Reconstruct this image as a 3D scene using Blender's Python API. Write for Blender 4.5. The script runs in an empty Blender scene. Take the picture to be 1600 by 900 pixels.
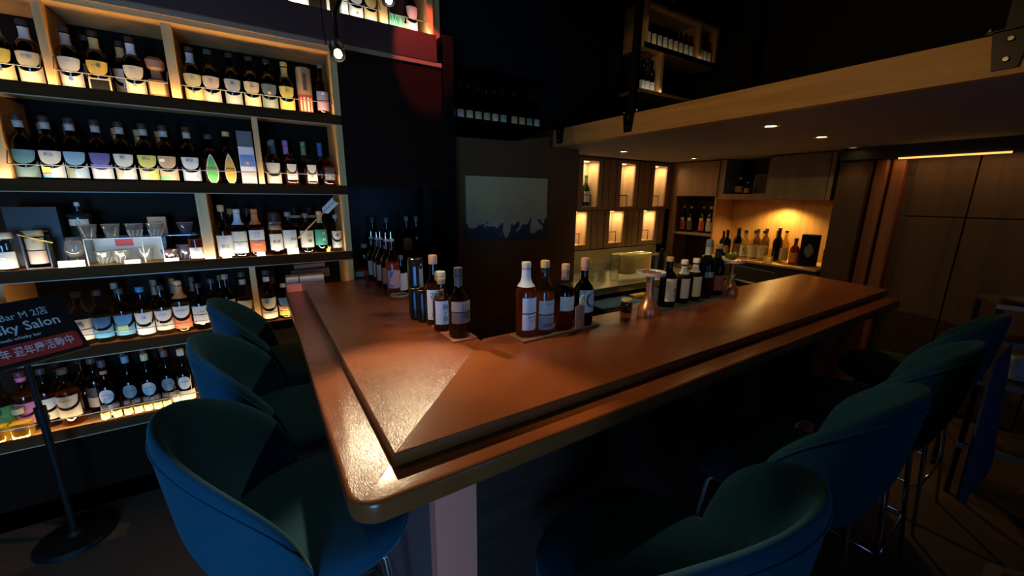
import bpy, bmesh, math, random
from mathutils import Vector, Matrix

random.seed(7)
S = bpy.context.scene
COL = S.collection
R = math.radians
PI = math.pi

# ------------------------------------------------------------------ camera
YAW, PIT, ROL = 0.56715869, 0.22679761, -0.00939812
cd = bpy.data.cameras.new('camera')
cam = bpy.data.objects.new('camera', cd)
COL.objects.link(cam)
cd.sensor_width = 36.0
cd.lens = 616.32 / 1600 * 36.0
cd.clip_start = 0.02
_f = Vector((math.sin(YAW) * math.cos(PIT), math.cos(YAW) * math.cos(PIT), -math.sin(PIT)))
_r = Vector((math.cos(YAW), -math.sin(YAW), 0))
_d = _f.cross(_r)
_r2 = _r * math.cos(ROL) + _d * math.sin(ROL)
_d2 = -_r * math.sin(ROL) + _d * math.cos(ROL)
_u = -_d2
cam.matrix_world = Matrix(((_r2.x, _u.x, -_f.x, 0), (_r2.y, _u.y, -_f.y, 0), (_r2.z, _u.z, -_f.z, 1.55), (0, 0, 0, 1)))
S.camera = cam

# ------------------------------------------------------------------ world, exposure, lights
W = bpy.data.worlds.new('world')
S.world = W
W.use_nodes = True
W.node_tree.nodes['Background'].inputs[0].default_value = (0.10, 0.16, 0.24, 1)
W.node_tree.nodes['Background'].inputs[1].default_value = 0.02
S.view_settings.view_transform = 'Standard'
S.view_settings.look = 'None'
S.view_settings.exposure = 0.0
S.view_settings.gamma = 1.0
S.cycles.transparent_max_bounces = 20
S.cycles.sample_clamp_indirect = 4.0


def light(name, kind, loc, power, color, target=None, rot=None, **kw):
    d = bpy.data.lights.new(name, kind)
    d.energy = power
    d.color = color
    for k, v in kw.items():
        setattr(d, k, v)
    o = bpy.data.objects.new(name, d)
    COL.objects.link(o)
    o.location = loc
    if target is not None:
        o.rotation_euler = (Vector(target) - Vector(loc)).to_track_quat('-Z', 'Y').to_euler()
    if rot is not None:
        o.rotation_euler = rot
    return o


WARM = (1.0, 0.70, 0.36)
AMBER = (1.0, 0.60, 0.22)
NEUT = (1.0, 0.88, 0.68)
COOL = (0.16, 0.48, 1.0)
# daylight through the low window in the wall behind the camera
light('daylight_window', 'AREA', (-1.18, -1.63, 0.80), 34, COOL, rot=(R(86), 0, 0), shape='RECTANGLE', size=.9, size_y=1.3, spread=R(96))
light('added_blue_fill', 'AREA', (1.35, -1.63, 1.15), 2.6, (0.20, 0.42, 1.0), rot=(R(90), 0, 0), shape='RECTANGLE', size=.8, size_y=1.0)  # added second source, brings blue to the right wall and bar end
# LED strips behind the lip of every shelf
SHELF = {1: 1.980, 2: 1.602, 3: 1.223, 4: 0.853, 5: 0.469}
for n, z in SHELF.items():
    pw = {1: 3.2, 2: 2.7, 3: 3.2, 4: 2.5, 5: 3.0}[n]
    cl = {1: (1, .62, .25), 2: (1, .74, .44), 3: (1, .84, .62), 4: (1, .70, .38), 5: (1, .68, .32)}[n]
    light('shelf_strip_%d' % n, 'AREA', (-0.43, 2.508, z + 0.004), pw, cl, rot=(R(180 - {1: 5, 2: 8, 3: 35, 4: 30, 5: 30}[n]), 0, 0), shape='RECTANGLE', size=1.66, size_y=0.008)
light('upper_shelf_strip', 'AREA', (0.4, 2.508, 2.499), 1.5, NEUT, rot=(R(142), 0, 0), shape='RECTANGLE', size=1.2, size_y=0.008)

# ------------------------------------------------------------------ helpers
MATS = {}


def nmat(name):
    m = bpy.data.materials.new(name)
    m.use_nodes = True
    nt = m.node_tree
    b = nt.nodes['Principled BSDF']
    return m, nt, b


def flat(col, rough=0.5, metal=0.0, **kw):
    key = ('flat', tuple(col), rough, metal, tuple(sorted(kw.items())))
    if key in MATS:
        return MATS[key]
    m, nt, b = nmat('paint')
    b.inputs['Base Color'].default_value = (*col, 1)
    b.inputs['Roughness'].default_value = rough
    b.inputs['Metallic'].default_value = metal
    for k, v in kw.items():
        b.inputs[k.replace('_', ' ')].default_value = v
    MATS[key] = m
    return m


def wood(c1, c2, axis='X', rough=0.45, scale=9.0, bump=0.05, spec=0.5):
    key = ('wood', tuple(c1), tuple(c2), axis, rough, scale, bump)
    if key in MATS:
        return MATS[key]
    m, nt, b = nmat('wood')
    N = nt.nodes.new
    tc = N('ShaderNodeTexCoord')
    mp = N('ShaderNodeMapping')
    s = [scale * 3] * 3
    s['XYZ'.index(axis)] = scale * 0.22
    mp.inputs['Scale'].default_value = s
    n1 = N('ShaderNodeTexNoise')
    n1.inputs['Scale'].default_value = 1.0
    n1.inputs['Detail'].default_value = 6
    n1.inputs['Distortion'].default_value = 0.6
    cr = N('ShaderNodeValToRGB')
    cr.color_ramp.elements[0].position = 0.33
    cr.color_ramp.elements[0].color = (*c1, 1)
    cr.color_ramp.elements[1].position = 0.68
    cr.color_ramp.elements[1].color = (*c2, 1)
    bp = N('ShaderNodeBump')
    bp.inputs['Strength'].default_value = bump
    bp.inputs['Distance'].default_value = 0.004
    L = nt.links.new
    L(tc.outputs['Object'], mp.inputs['Vector'])
    L(mp.outputs[0], n1.inputs['Vector'])
    L(n1.outputs['Fac'], cr.inputs[0])
    L(cr.outputs[0], b.inputs['Base Color'])
    L(n1.outputs['Fac'], bp.inputs['Height'])
    L(bp.outputs[0], b.inputs['Normal'])
    b.inputs['Roughness'].default_value = rough
    b.inputs['Specular IOR Level'].default_value = spec
    MATS[key] = m
    return m


def glass(tint=(0.93, 0.95, 0.92), rough=0.03, refl=0.85, haze=0.0, base=0.035):
    """thin clear glass: tinted transparency, a reflection that grows towards the rim, a little milky haze"""
    key = ('glass', tuple(tint), rough, refl, haze, base)
    if key in MATS:
        return MATS[key]
    m = bpy.data.materials.new('glass')
    m.use_nodes = True
    nt = m.node_tree
    nt.nodes.clear()
    N = nt.nodes.new
    L = nt.links.new
    out = N('ShaderNodeOutputMaterial')
    mx = N('ShaderNodeMixShader')
    lw = N('ShaderNodeLayerWeight')
    lw.inputs[0].default_value = 0.5
    pw = N('ShaderNodeMath')
    pw.operation = 'POWER'
    pw.inputs[1].default_value = 3.5
    ma = N('ShaderNodeMath')
    ma.operation = 'MULTIPLY_ADD'
    ma.inputs[1].default_value = refl
    ma.inputs[2].default_value = base
    tr = N('ShaderNodeBsdfTransparent')
    tr.inputs[0].default_value = (*tint, 1)
    gl = N('ShaderNodeBsdfGlossy')
    gl.inputs['Roughness'].default_value = rough
    L(lw.outputs['Facing'], pw.inputs[0])
    L(pw.outputs[0], ma.inputs[0])
    L(ma.outputs[0], mx.inputs[0])
    src = tr
    if haze:
        tl = N('ShaderNodeBsdfTranslucent')
        df = N('ShaderNodeBsdfDiffuse')
        ad = N('ShaderNodeMixShader')
        ad.inputs[0].default_value = 0.5
        L(tl.outputs[0], ad.inputs[1])
        L(df.outputs[0], ad.inputs[2])
        hz = N('ShaderNodeMixShader')
        hz.inputs[0].default_value = haze
        L(tr.outputs[0], hz.inputs[1])
        L(ad.outputs[0], hz.inputs[2])
        src = hz
    L(src.outputs[0], mx.inputs[1])
    L(gl.outputs[0], mx.inputs[2])
    L(mx.outputs[0], out.inputs[0])
    MATS[key] = m
    return m


def glassware(tint=(.92, .94, .93)):
    return glass(tint, 0.12, 0.9, 0.10, 0.06)


CUTG = lambda t=(.95, .97, .97): glass(t, 0.15, 0.6, 0.65, 0.10)


def liquid(col, dens=0.5):
    key = ('liq', tuple(col), dens)
    if key in MATS:
        return MATS[key]
    m = bpy.data.materials.new('liquid')
    m.use_nodes = True
    nt = m.node_tree
    nt.nodes.clear()
    N = nt.nodes.new
    out = N('ShaderNodeOutputMaterial')
    mx = N('ShaderNodeMixShader')
    mx.inputs[0].default_value = dens
    tr = N('ShaderNodeBsdfTransparent')
    tr.inputs[0].default_value = (*col, 1)
    tl = N('ShaderNodeBsdfTranslucent')
    tl.inputs[0].default_value = (*col, 1)
    L = nt.links.new
    L(tr.outputs[0], mx.inputs[1])
    L(tl.outputs[0], mx.inputs[2])
    L(mx.outputs[0], out.inputs[0])
    MATS[key] = m
    return m


def emit(col, strength):
    key = ('emit', tuple(col), strength)
    if key in MATS:
        return MATS[key]
    m, nt, b = nmat('lamp_glow')
    b.inputs['Base Color'].default_value = (0, 0, 0, 1)
    b.inputs['Emission Color'].default_value = (*col, 1)
    b.inputs['Emission Strength'].default_value = strength
    MATS[key] = m
    return m


class MB:
    def __init__(self):
        self.v = []
        self.f = []

    def box(self, x0, x1, y0, y1, z0, z1):
        n = len(self.v)
        self.v += [(x0, y0, z0), (x1, y0, z0), (x1, y1, z0), (x0, y1, z0), (x0, y0, z1), (x1, y0, z1), (x1, y1, z1), (x0, y1, z1)]
        self.f += [tuple(n + i for i in q) for q in ((0, 3, 2, 1), (4, 5, 6, 7), (0, 1, 5, 4), (1, 2, 6, 5), (2, 3, 7, 6), (3, 0, 4, 7))]
        return self

    def prism(self, poly, z0, z1):
        n = len(self.v)
        k = len(poly)
        a = sum(poly[i][0] * poly[(i + 1) % k][1] - poly[(i + 1) % k][0] * poly[i][1] for i in range(k))
        if a < 0:
            poly = poly[::-1]
        self.v += [(p[0], p[1], z0) for p in poly] + [(p[0], p[1], z1) for p in poly]
        self.f.append(tuple(n + i for i in range(k))[::-1])
        self.f.append(tuple(n + k + i for i in range(k)))
        for i in range(k):
            j = (i + 1) % k
            self.f.append((n + i, n + j, n + k + j, n + k + i))
        return self

    def lathe(self, prof, c=(0, 0, 0), seg=24, sq=0.0, capends=True):
        n = len(self.v)
        k = len(prof)
        for (r, z) in prof:
            for i in range(seg):
                a = 2 * PI * (i + 0.5) / seg
                s = 1.0
                if sq:
                    p = 2 + 6 * sq
                    s = (abs(math.cos(a)) ** p + abs(math.sin(a)) ** p) ** (-1 / p)
                self.v.append((c[0] + r * s * math.cos(a), c[1] + r * s * math.sin(a), c[2] + z))
        for j in range(k - 1):
            for i in range(seg):
                i2 = (i + 1) % seg
                self.f.append((n + j * seg + i, n + j * seg + i2, n + (j + 1) * seg + i2, n + (j + 1) * seg + i))
        if capends:
            self.f.append(tuple(n + i for i in range(seg))[::-1])
            self.f.append(tuple(n + (k - 1) * seg + i for i in range(seg)))
        return self

    def tube(self, pts, r, seg=10):
        pts = [Vector(p) for p in pts]
        rs = r if isinstance(r, (list, tuple)) else [r] * len(pts)
        n = len(self.v)
        up = Vector((0, 0, 1))
        t0 = (pts[1] - pts[0]).normalized()
        if abs(t0.z) > 0.95:
            up = Vector((1, 0, 0))
        a = t0.cross(up).normalized()
        for k, p in enumerate(pts):
            if k == 0:
                t = pts[1] - pts[0]
            elif k == len(pts) - 1:
                t = pts[-1] - pts[-2]
            else:
                t = (pts[k + 1] - pts[k]).normalized() + (pts[k] - pts[k - 1]).normalized()
            t.normalize()
            a = (a - t * a.dot(t)).normalized()
            b = t.cross(a)
            for i in range(seg):
                an = 2 * PI * i / seg
                self.v.append(tuple(p + (a * math.cos(an) + b * math.sin(an)) * rs[k]))
        for j in range(len(pts) - 1):
            for i in range(seg):
                i2 = (i + 1) % seg
                self.f.append((n + j * seg + i, n + j * seg + i2, n + (j + 1) * seg + i2, n + (j + 1) * seg + i))
        self.f.append(tuple(n + i for i in range(seg))[::-1])
        self.f.append(tuple(n + (len(pts) - 1) * seg + i for i in range(seg)))
        return self

    def mesh(self, name, mat, smooth=None):
        me = bpy.data.meshes.new(name)
        me.from_pydata(self.v, [], self.f)
        if mat:
            me.materials.append(mat)
        if smooth is not None:
            me.shade_smooth()
            if smooth < 180:
                try:
                    me.set_sharp_from_angle(angle=R(smooth))
                except Exception:
                    pass
        me.update()
        return me

    def build(self, name, mat, parent=None, loc=None, smooth=None, bevel=0.0, rot=None):
        o = bpy.data.objects.new(name, self.mesh(name, mat, smooth))
        COL.objects.link(o)
        if parent is not None:
            o.parent = parent
        if loc is not None:
            o.location = loc
        if rot is not None:
            o.rotation_euler = rot
        if bevel:
            md = o.modifiers.new('edge', 'BEVEL')
            md.width = bevel
            md.segments = 2
            md.limit_method = 'ANGLE'
            md.angle_limit = R(50)
        return o


def inst(name, me, parent, loc=None, rot=None):
    o = bpy.data.objects.new(name, me)
    COL.objects.link(o)
    o.parent = parent
    if loc is not None:
        o.location = loc
    if rot is not None:
        o.rotation_euler = rot
    return o


def tag(o, label=None, cat=None, group=None, kind=None):
    if label:
        o['label'] = label
    if cat:
        o['category'] = cat
    if group:
        o['group'] = group
    if kind:
        o['kind'] = kind
    return o


def empty(name, loc, rz=0.0, label=None, cat=None, group=None):
    o = bpy.data.objects.new(name, None)
    COL.objects.link(o)
    if any(abs(loc[2] - q) < 1e-6 for q in (1.980, 1.602, 1.223, .853, .469)):
        loc = (loc[0], loc[1], loc[2] + .0008)
    o.location = loc
    o.rotation_euler = (0, 0, rz)
    o.empty_display_size = 0.05
    return tag(o, label, cat, group)


def copy_tree(o, parent=None):
    c = o.copy()
    COL.objects.link(c)
    c.parent = parent
    for ch in list(o.children):
        copy_tree(ch, c)
    return c


def struct(o):
    o['kind'] = 'structure'
    return o


TXT = {}


def text_tris(s, bold=False):
    """flat triangles of a string, height about 1, centred on the origin (x right, y up)"""
    if s in TXT:
        return TXT[s]
    cu = bpy.data.curves.new('t', 'FONT')
    cu.body = s
    cu.align_x = 'CENTER'
    cu.align_y = 'CENTER'
    cu.resolution_u = 2
    cu.offset = 0.012 if bold else 0.0
    o = bpy.data.objects.new('t', cu)
    COL.objects.link(o)
    dg = bpy.context.evaluated_depsgraph_get()
    me = bpy.data.meshes.new_from_object(o.evaluated_get(dg))
    vs = [v.co.copy() for v in me.vertices]
    fs = [tuple(p.vertices) for p in me.polygons]
    bpy.data.objects.remove(o)
    bpy.data.curves.remove(cu)
    bpy.data.meshes.remove(me)
    TXT[s] = (vs, fs)
    return TXT[s]


def flat_text(mb, s, size, cx, cz, y=-0.0008, bold=False, sx=1.0):
    """lettering standing in the XZ plane, facing -Y"""
    vs, fs = text_tris(s, bold)
    n = len(mb.v)
    for v in vs:
        mb.v.append((cx + v.x * size * sx, y, cz + v.y * size))
    mb.f += [tuple(n + i for i in f) for f in fs]
    return mb


def round_text(mb, s, size, rad, zc, a0=-PI / 2, flat_side=False):
    """lettering wrapped round a bottle of radius rad, centred at angle a0"""
    vs, fs = text_tris(s)
    n = len(mb.v)
    for v in vs:
        if flat_side:
            mb.v.append((v.x * size, -rad, zc + v.y * size))
        else:
            a = a0 + v.x * size / rad
            mb.v.append((rad * math.cos(a), rad * math.sin(a), zc + v.y * size))
    mb.f += [tuple(n + i for i in f) for f in fs]
    return mb


# ------------------------------------------------------------------ materials
OAK = wood((0.66, 0.36, 0.12), (0.84, 0.50, 0.18), 'X', 0.5)
OAKZ = wood((0.66, 0.36, 0.12), (0.84, 0.50, 0.18), 'Z', 0.5)
OAKY = wood((0.46, 0.25, 0.07), (0.62, 0.36, 0.12), 'Y', 0.55, 7.0)
LIP = wood((0.055, 0.019, 0.006), (0.080, 0.029, 0.010), 'X', 0.8, 9.0, 0.05, 0.05)
BLACKGL = flat((0.008, 0.006, 0.004), 0.5, Specular_IOR_Level=0.04)
BLACK = flat((0.005, 0.005, 0.005), 0.6, Specular_IOR_Level=0.15)
BLACKM = flat((0.010, 0.010, 0.011), 0.35, 0.6)
DARKW = wood((0.030, 0.017, 0.009), (0.050, 0.028, 0.014), 'Z', 0.55)
BROWNP = flat((0.085, 0.048, 0.024), 0.8)
STEEL = flat((0.55, 0.55, 0.52), 0.22, 1.0)
CHROME = flat((0.70, 0.72, 0.75), 0.12, 1.0)
COPPER = flat((0.80, 0.36, 0.17), 0.28, 0.8)
ROD = flat((0.26, 0.27, 0.26), 0.5, 0.8)


def lacquer(axis, bump, rough):
    m, nt, b = nmat('lacquer')
    N = nt.nodes.new
    L = nt.links.new
    tc = N('ShaderNodeTexCoord')
    mp = N('ShaderNodeMapping')
    s = [330, 330, 330]
    s['XYZ'.index(axis)] = 110
    mp.inputs['Scale'].default_value = s
    n1 = N('ShaderNodeTexNoise')
    n1.inputs['Scale'].default_value = 1.0
    n1.inputs['Detail'].default_value = 3
    n1.inputs['Distortion'].default_value = 1.2
    n2 = N('ShaderNodeTexNoise')
    n2.inputs['Scale'].default_value = 7.0
    n2.inputs['Detail'].default_value = 4
    cr = N('ShaderNodeValToRGB')
    cr.color_ramp.elements[0].position = 0.35
    cr.color_ramp.elements[0].color = (0.165, 0.043, 0.011, 1)
    cr.color_ramp.elements[1].position = 0.7
    cr.color_ramp.elements[1].color = (0.215, 0.058, 0.015, 1)
    bp = N('ShaderNodeBump')
    bp.inputs['Strength'].default_value = bump
    bp.inputs['Distance'].default_value = 0.0012
    L(tc.outputs['Object'], mp.inputs[0])
    L(mp.outputs[0], n1.inputs['Vector'])
    L(tc.outputs['Object'], n2.inputs['Vector'])
    L(n2.outputs['Fac'], cr.inputs[0])
    L(cr.outputs[0], b.inputs['Base Color'])
    L(n1.outputs['Fac'], bp.inputs['Height'])
    L(bp.outputs[0], b.inputs['Normal'])
    b.inputs['Roughness'].default_value = rough
    return m


LACY = lacquer('Y', 1.0, 0.24)
LACX = lacquer('X', 0.25, 0.27)
LEDY = lacquer('Y', 0.8, 0.19)
LEDX = lacquer('X', 0.20, 0.22)


def velvet():
    m, nt, b = nmat('velvet')
    N = nt.nodes.new
    L = nt.links.new
    tc = N('ShaderNodeTexCoord')
    n1 = N('ShaderNodeTexNoise')
    n1.inputs['Scale'].default_value = 420
    n2 = N('ShaderNodeTexNoise')
    n2.inputs['Scale'].default_value = 5
    cr = N('ShaderNodeValToRGB')
    cr.color_ramp.elements[0].color = (0.004, 0.038, 0.066, 1)
    cr.color_ramp.elements[1].color = (0.006, 0.052, 0.088, 1)
    bp = N('ShaderNodeBump')
    bp.inputs['Strength'].default_value = 0.25
    bp.inputs['Distance'].default_value = 0.001
    L(tc.outputs['Object'], n1.inputs['Vector'])
    L(tc.outputs['Object'], n2.inputs['Vector'])
    L(n2.outputs['Fac'], cr.inputs[0])
    L(cr.outputs[0], b.inputs['Base Color'])
    L(n1.outputs['Fac'], bp.inputs['Height'])
    L(bp.outputs[0], b.inputs['Normal'])
    b.inputs['Roughness'].default_value = 0.85
    b.inputs['Specular IOR Level'].default_value = 0.2
    b.inputs['Sheen Weight'].default_value = 0.2
    b.inputs['Sheen Roughness'].default_value = 0.4
    b.inputs['Sheen Tint'].default_value = (0.3, 0.75, 0.85, 1)
    return m


VELVET = velvet()


def floor_mat():
    m, nt, b = nmat('floor_finish')
    N = nt.nodes.new
    L = nt.links.new
    tc = N('ShaderNodeTexCoord')
    n1 = N('ShaderNodeTexNoise')
    n1.inputs['Scale'].default_value = 14
    n1.inputs['Detail'].default_value = 8
    cr = N('ShaderNodeValToRGB')
    cr.color_ramp.elements[0].color = (0.055, 0.034, 0.020, 1)
    cr.color_ramp.elements[1].color = (0.11, 0.068, 0.040, 1)
    L(tc.outputs['Object'], n1.inputs['Vector'])
    L(n1.outputs['Fac'], cr.inputs[0])
    L(cr.outputs[0], b.inputs['Base Color'])
    b.inputs['Roughness'].default_value = 0.6
    return m


# ------------------------------------------------------------------ structure: the room shell
struct(MB().box(-1.8, 4.6, -1.8, 3.3, -0.1, 0).build('floor', floor_mat()))
struct(MB().box(-1.8, 4.6, -1.8, 3.3, 4.0, 4.1).build('ceiling', BLACK))
struct(MB().box(-1.8, -1.7, -1.8, 3.3, 0, 4.0).build('wall_left', DARKW))
struct(MB().box(-1.8, 4.6, 3.2, 3.3, 0, 4.0).build('wall_back', flat((0.010, 0.009, 0.009), 0.8)))
struct(MB().box(-1.7, -1.66, -1.8, -1.7, 0, 4.0).box(-.70, .94, -1.8, -1.7, 0, 4.0).box(1.76, 4.6, -1.8, -1.7, 0, 4.0).box(.94, 1.76, -1.8, -1.7, 0, .64).box(.94, 1.76, -1.8, -1.7, 1.66, 4.0).box(-1.66, -.70, -1.8, -1.7, 0, .12).box(-1.66, -.70, -1.8, -1.7, 1.48, 4.0).build('wall_front', DARKW))
fr = MB().box(-1.66, -1.63, -1.78, -1.72, .12, 1.48).box(-.73, -.70, -1.78, -1.72, .12, 1.48).box(-1.63, -.73, -1.78, -1.72, .12, .15).box(-1.63, -.73, -1.78, -1.72, 1.45, 1.48)
w = struct(fr.build('window_1', BLACKM))
MB().box(-1.63, -.73, -1.755, -1.75, .15, 1.45).build('pane', glass((0.9, 0.95, 1.0)), w)
fr = MB().box(.94, .97, -1.78, -1.72, .64, 1.66).box(1.73, 1.76, -1.78, -1.72, .64, 1.66).box(.97, 1.73, -1.78, -1.72, .64, .67).box(.97, 1.73, -1.78, -1.72, 1.63, 1.66)
w = struct(fr.build('added_window', BLACKM))  # unseen opening added to go with the blue fill on the right
MB().box(.97, 1.73, -1.755, -1.75, .67, 1.63).build('pane', glass((0.9, 0.95, 1.0)), w)

struct(MB().box(4.601, 4.70, -1.8, 3.3, 0, 4.0).build('wall_right_outer', flat((0.010, 0.009, 0.009), 0.8)))
# right-hand end wall: large wood panels with recessed seams
WALLW = wood((0.060, 0.034, 0.020), (0.105, 0.060, 0.034), 'Z', 0.6, 5.0, 0.15)
wr = struct(MB().box(4.22, 4.6, -1.7, 1.40, 0, 1.95).build('wall_right', flat((0.02, 0.012, 0.008), 0.8)))
for (y0, y1) in ((0.668, 0.975), (0.20, 0.660), (-0.30, 0.192), (-0.80, -0.308)):
    for (z0, z1) in ((0.02, 1.432), (1.439, 1.86)):
        MB().box(4.18, 4.22, y0, y1, z0, z1).build('panel', WALLW, wr, bevel=0.003)
sof = struct(MB().box(4.02, 4.6, -1.7, 1.40, 1.86, 1.95).build('trim_1', flat((0.03, 0.03, 0.034), 0.6)))
ORW = wood((0.20, 0.070, 0.022), (0.30, 0.11, 0.036), 'Z', 0.5, 6)
DKC = wood((0.05, 0.025, 0.012), (0.075, 0.036, 0.016), 'Z', 0.5, 6)
struct(MB().box(4.04, 4.22, 1.205, 1.40, 0, 1.86).build('trim_2', DKC, bevel=0.004))
struct(MB().box(4.10, 4.22, 1.115, 1.195, 0, 1.86).build('trim_3', ORW, bevel=0.012))
struct(MB().box(4.12, 4.22, 1.02, 1.10, 0, 1.86).build('trim_4', ORW, bevel=0.012))
struct(MB().box(4.19, 4.22, 0.975, 1.02, 0, 1.86).build('trim_5', DKC))

# loft: slab, oak edge beam
struct(MB().box(2.15, 4.6, -1.7, 3.2, 1.95, 2.07).build('ceiling_loft', flat((0.30, 0.29, 0.29), 0.75)))
bm_ = struct(MB().box(2.10, 2.15, -1.7, 2.70, 1.950, 2.08).build('trim_6', OAKY, bevel=0.002))
struct(MB().box(2.06, 2.16, 2.70, 3.2, 1.96, 2.08).build('trim_7', DKC))
# loft railing: brackets, bolts, posts, all one railing
rail = empty('loft_railing', (2.10, 1.9, 2.0), label='black steel railing bolted along the oak edge of the loft', cat='railing')


def rp(mb, name, mat, parent=rail, smooth=None):
    o = mb.build(name, mat, parent, smooth=smooth)
    o.location = (-2.10, -1.9, -2.0)
    return o


for (y, s) in ((2.60, 1), (1.905, 1), (0.335, 1.0), (-1.2, 1.0)):
    b = MB()
    b.v = [(2.098, y - .045 * s, 2.085), (2.098, y + .045 * s, 2.085), (2.098, y + .028 * s, 1.968), (2.098, y - .028 * s, 1.968),
           (2.088, y - .045 * s, 2.085), (2.088, y + .045 * s, 2.085), (2.088, y + .028 * s, 1.968), (2.088, y - .028 * s, 1.968)]
    b.f = [(0, 1, 2, 3), (7, 6, 5, 4), (0, 4, 5, 1), (1, 5, 6, 2), (2, 6, 7, 3), (3, 7, 4, 0)]
    b.box(2.088, 2.15, y - .06, y + .06, 2.081, 2.089)
    rp(b, 'bracket', BLACKM)
    for zz in (2.055, 1.995):
        rp(MB().tube([(2.088, y, zz), (2.078, y, zz)], [0.010, 0.007], 8), 'bolt', STEEL)
    for dy in (-.052, .052):
        rp(MB().tube([(2.11, y + dy, 2.089), (2.11, y + dy, 2.100)], 0.008, 8), 'bolt', STEEL)
    if y < 2.0:
        rp(MB().box(2.105, 2.135, y - .022, y + .022, 2.089, 3.10), 'post', BLACKM)
rp(MB().box(2.10, 2.14, -1.68, 1.93, 3.10, 3.13), 'handrail', BLACKM)

# partition wall carrying the print
pw_ = MB()
for poly in (((1.13, 1.955), (1.70, 1.965), (2.06, 2.03), (2.06, 0), (1.13, 0)),):
    n = len(pw_.v)
    k = len(poly)
    pw_.v += [(p[0], 2.68, p[1]) for p in poly] + [(p[0], 2.76, p[1]) for p in poly]
    pw_.f += [tuple(range(k)), tuple(range(2 * k - 1, k - 1, -1))] + [(i, k + i, k + (i + 1) % k, (i + 1) % k) for i in range(k)]
pw_.box(2.06, 2.37, 2.68, 2.76, 0, 1.95)
struct(pw_.build('wall_partition', flat((0.17, 0.082, 0.034), 0.9, Specular_IOR_Level=0.1)))

# alcove between the shelves and the partition
struct(MB().box(0.455, 1.06, 2.505, 2.54, 1.602, 2.345).build('trim_8', flat((0.020, 0.009, 0.006), 0.8, Specular_IOR_Level=0.05)))
struct(MB().box(1.06, 1.13, 2.47, 2.76, 0, 2.50).build('trim_9', flat((0.006, 0.005, 0.004), 0.6, Specular_IOR_Level=0.08), bevel=0.003))
struct(MB().box(0.455, 1.06, 3.0, 3.05, 0, 2.34).build('wall_alcove', flat((0.008, 0.008, 0.008), 0.3)))
# floor behind the double-height void (dark upper level)
struct(MB().box(1.13, 2.06, 2.76, 3.2, 1.90, 1.95).build('trim_10', BLACK))

# ------------------------------------------------------------------ the big bottle shelving
def rods(z, spans, brk=True):
    out = []
    for (x0, x1) in spans:
        m = MB()
        y = 2.497
        m.tube([(x0 + .004, 2.528, z + .115), (x0 + .006, y, z + .062), (x0 + .012, y, z + .060), (x1 - .012, y, z + .060), (x1 - .006, y, z + .062), (x1 - .004, 2.528, z + .115)], 0.0022, 6)
        out.append(m)
    return out


unit = empty('bottle_shelving', (-0.43, 2.5, 0), label='tall oak shelving with dark lipped shelves crowded with whisky bottles', cat='shelving')


def up_(mb, name, mat, root=unit, bevel=0.0, smooth=None):
    o = mb.build(name, mat, root, bevel=bevel, smooth=smooth)
    o.location = (-root.location.x, -root.location.y, -root.location.z)
    return o


XL, XR = -1.32, 0.455
up_(MB().box(XL, XR, 2.80, 2.82, 0.10, 2.34), 'back_panel', BLACKGL)
for n, z in SHELF.items():
    up_(MB().box(XL, XR - .03, 2.522, 2.80, z - .020, z), 'shelf_board', OAK)
    up_(MB().box(XL, XR - .0, 2.500, 2.522, z - .046, z + .003 if n != 5 else z), 'shelf_lip', LIP, bevel=0.0015)
    up_(MB().box(XL, XR, 2.498, 2.503, z - .050, z - .0462), 'edge_trim', flat((0.45, 0.30, 0.18), 0.4))
up_(MB().box(XR - .035, XR, 2.502, 2.80, 0.10, 2.300), 'side_post', OAKZ, bevel=0.001)
up_(MB().box(XL - .03, XL, 2.502, 2.80, 0.10, 2.300), 'side_post', OAKZ)
up_(MB().box(XL, XR, 2.510, 2.80, 2.300, 2.338), 'top_board', OAK)
up_(MB().box(XL, 1.06, 2.494, 2.508, 2.322, 2.345), 'edge_trim', flat((0.42, 0.24, 0.13), 0.45))
for (x0, x1, za, zb) in ((-0.668, -0.641, 1.98, 2.30), (-0.273, -0.238, 1.98, 2.30), (-0.872, -0.836, 1.602, 1.934), (0.027, 0.052, 1.602, 1.934),
                         (-0.252, -0.208, 1.223, 1.556), (-0.073, -0.046, 0.853, 1.177), (-0.985, -0.945, 0.853, 1.177)):
    up_(MB().box(x0, x1, 2.524, 2.80, za, zb - 0.0), 'divider', OAKZ, bevel=0.001)
for n, spans in {1: ((XL, -.668), (-.641, -.273), (-.238, .42)), 2: ((XL, -.872), (-.836, .027), (.052, .42)), 4: ((-.945, -.073), (-.046, .42)), 5: ((XL, .42),)}.items():
    for m in rods(SHELF[n], spans):
        up_(m, 'guard_rail', ROD, smooth=180)
up_(MB().box(XL, XR - .0, 2.56, 2.58, 0.0, 0.42), 'kick_board', flat((0.009, 0.004, 0.002), 0.8, Specular_IOR_Level=0.05))
up_(MB().box(XL, XR, 2.56, 2.82, 0.0, 0.10), 'plinth', flat((0.009, 0.004, 0.002), 0.8, Specular_IOR_Level=0.05))

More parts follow.
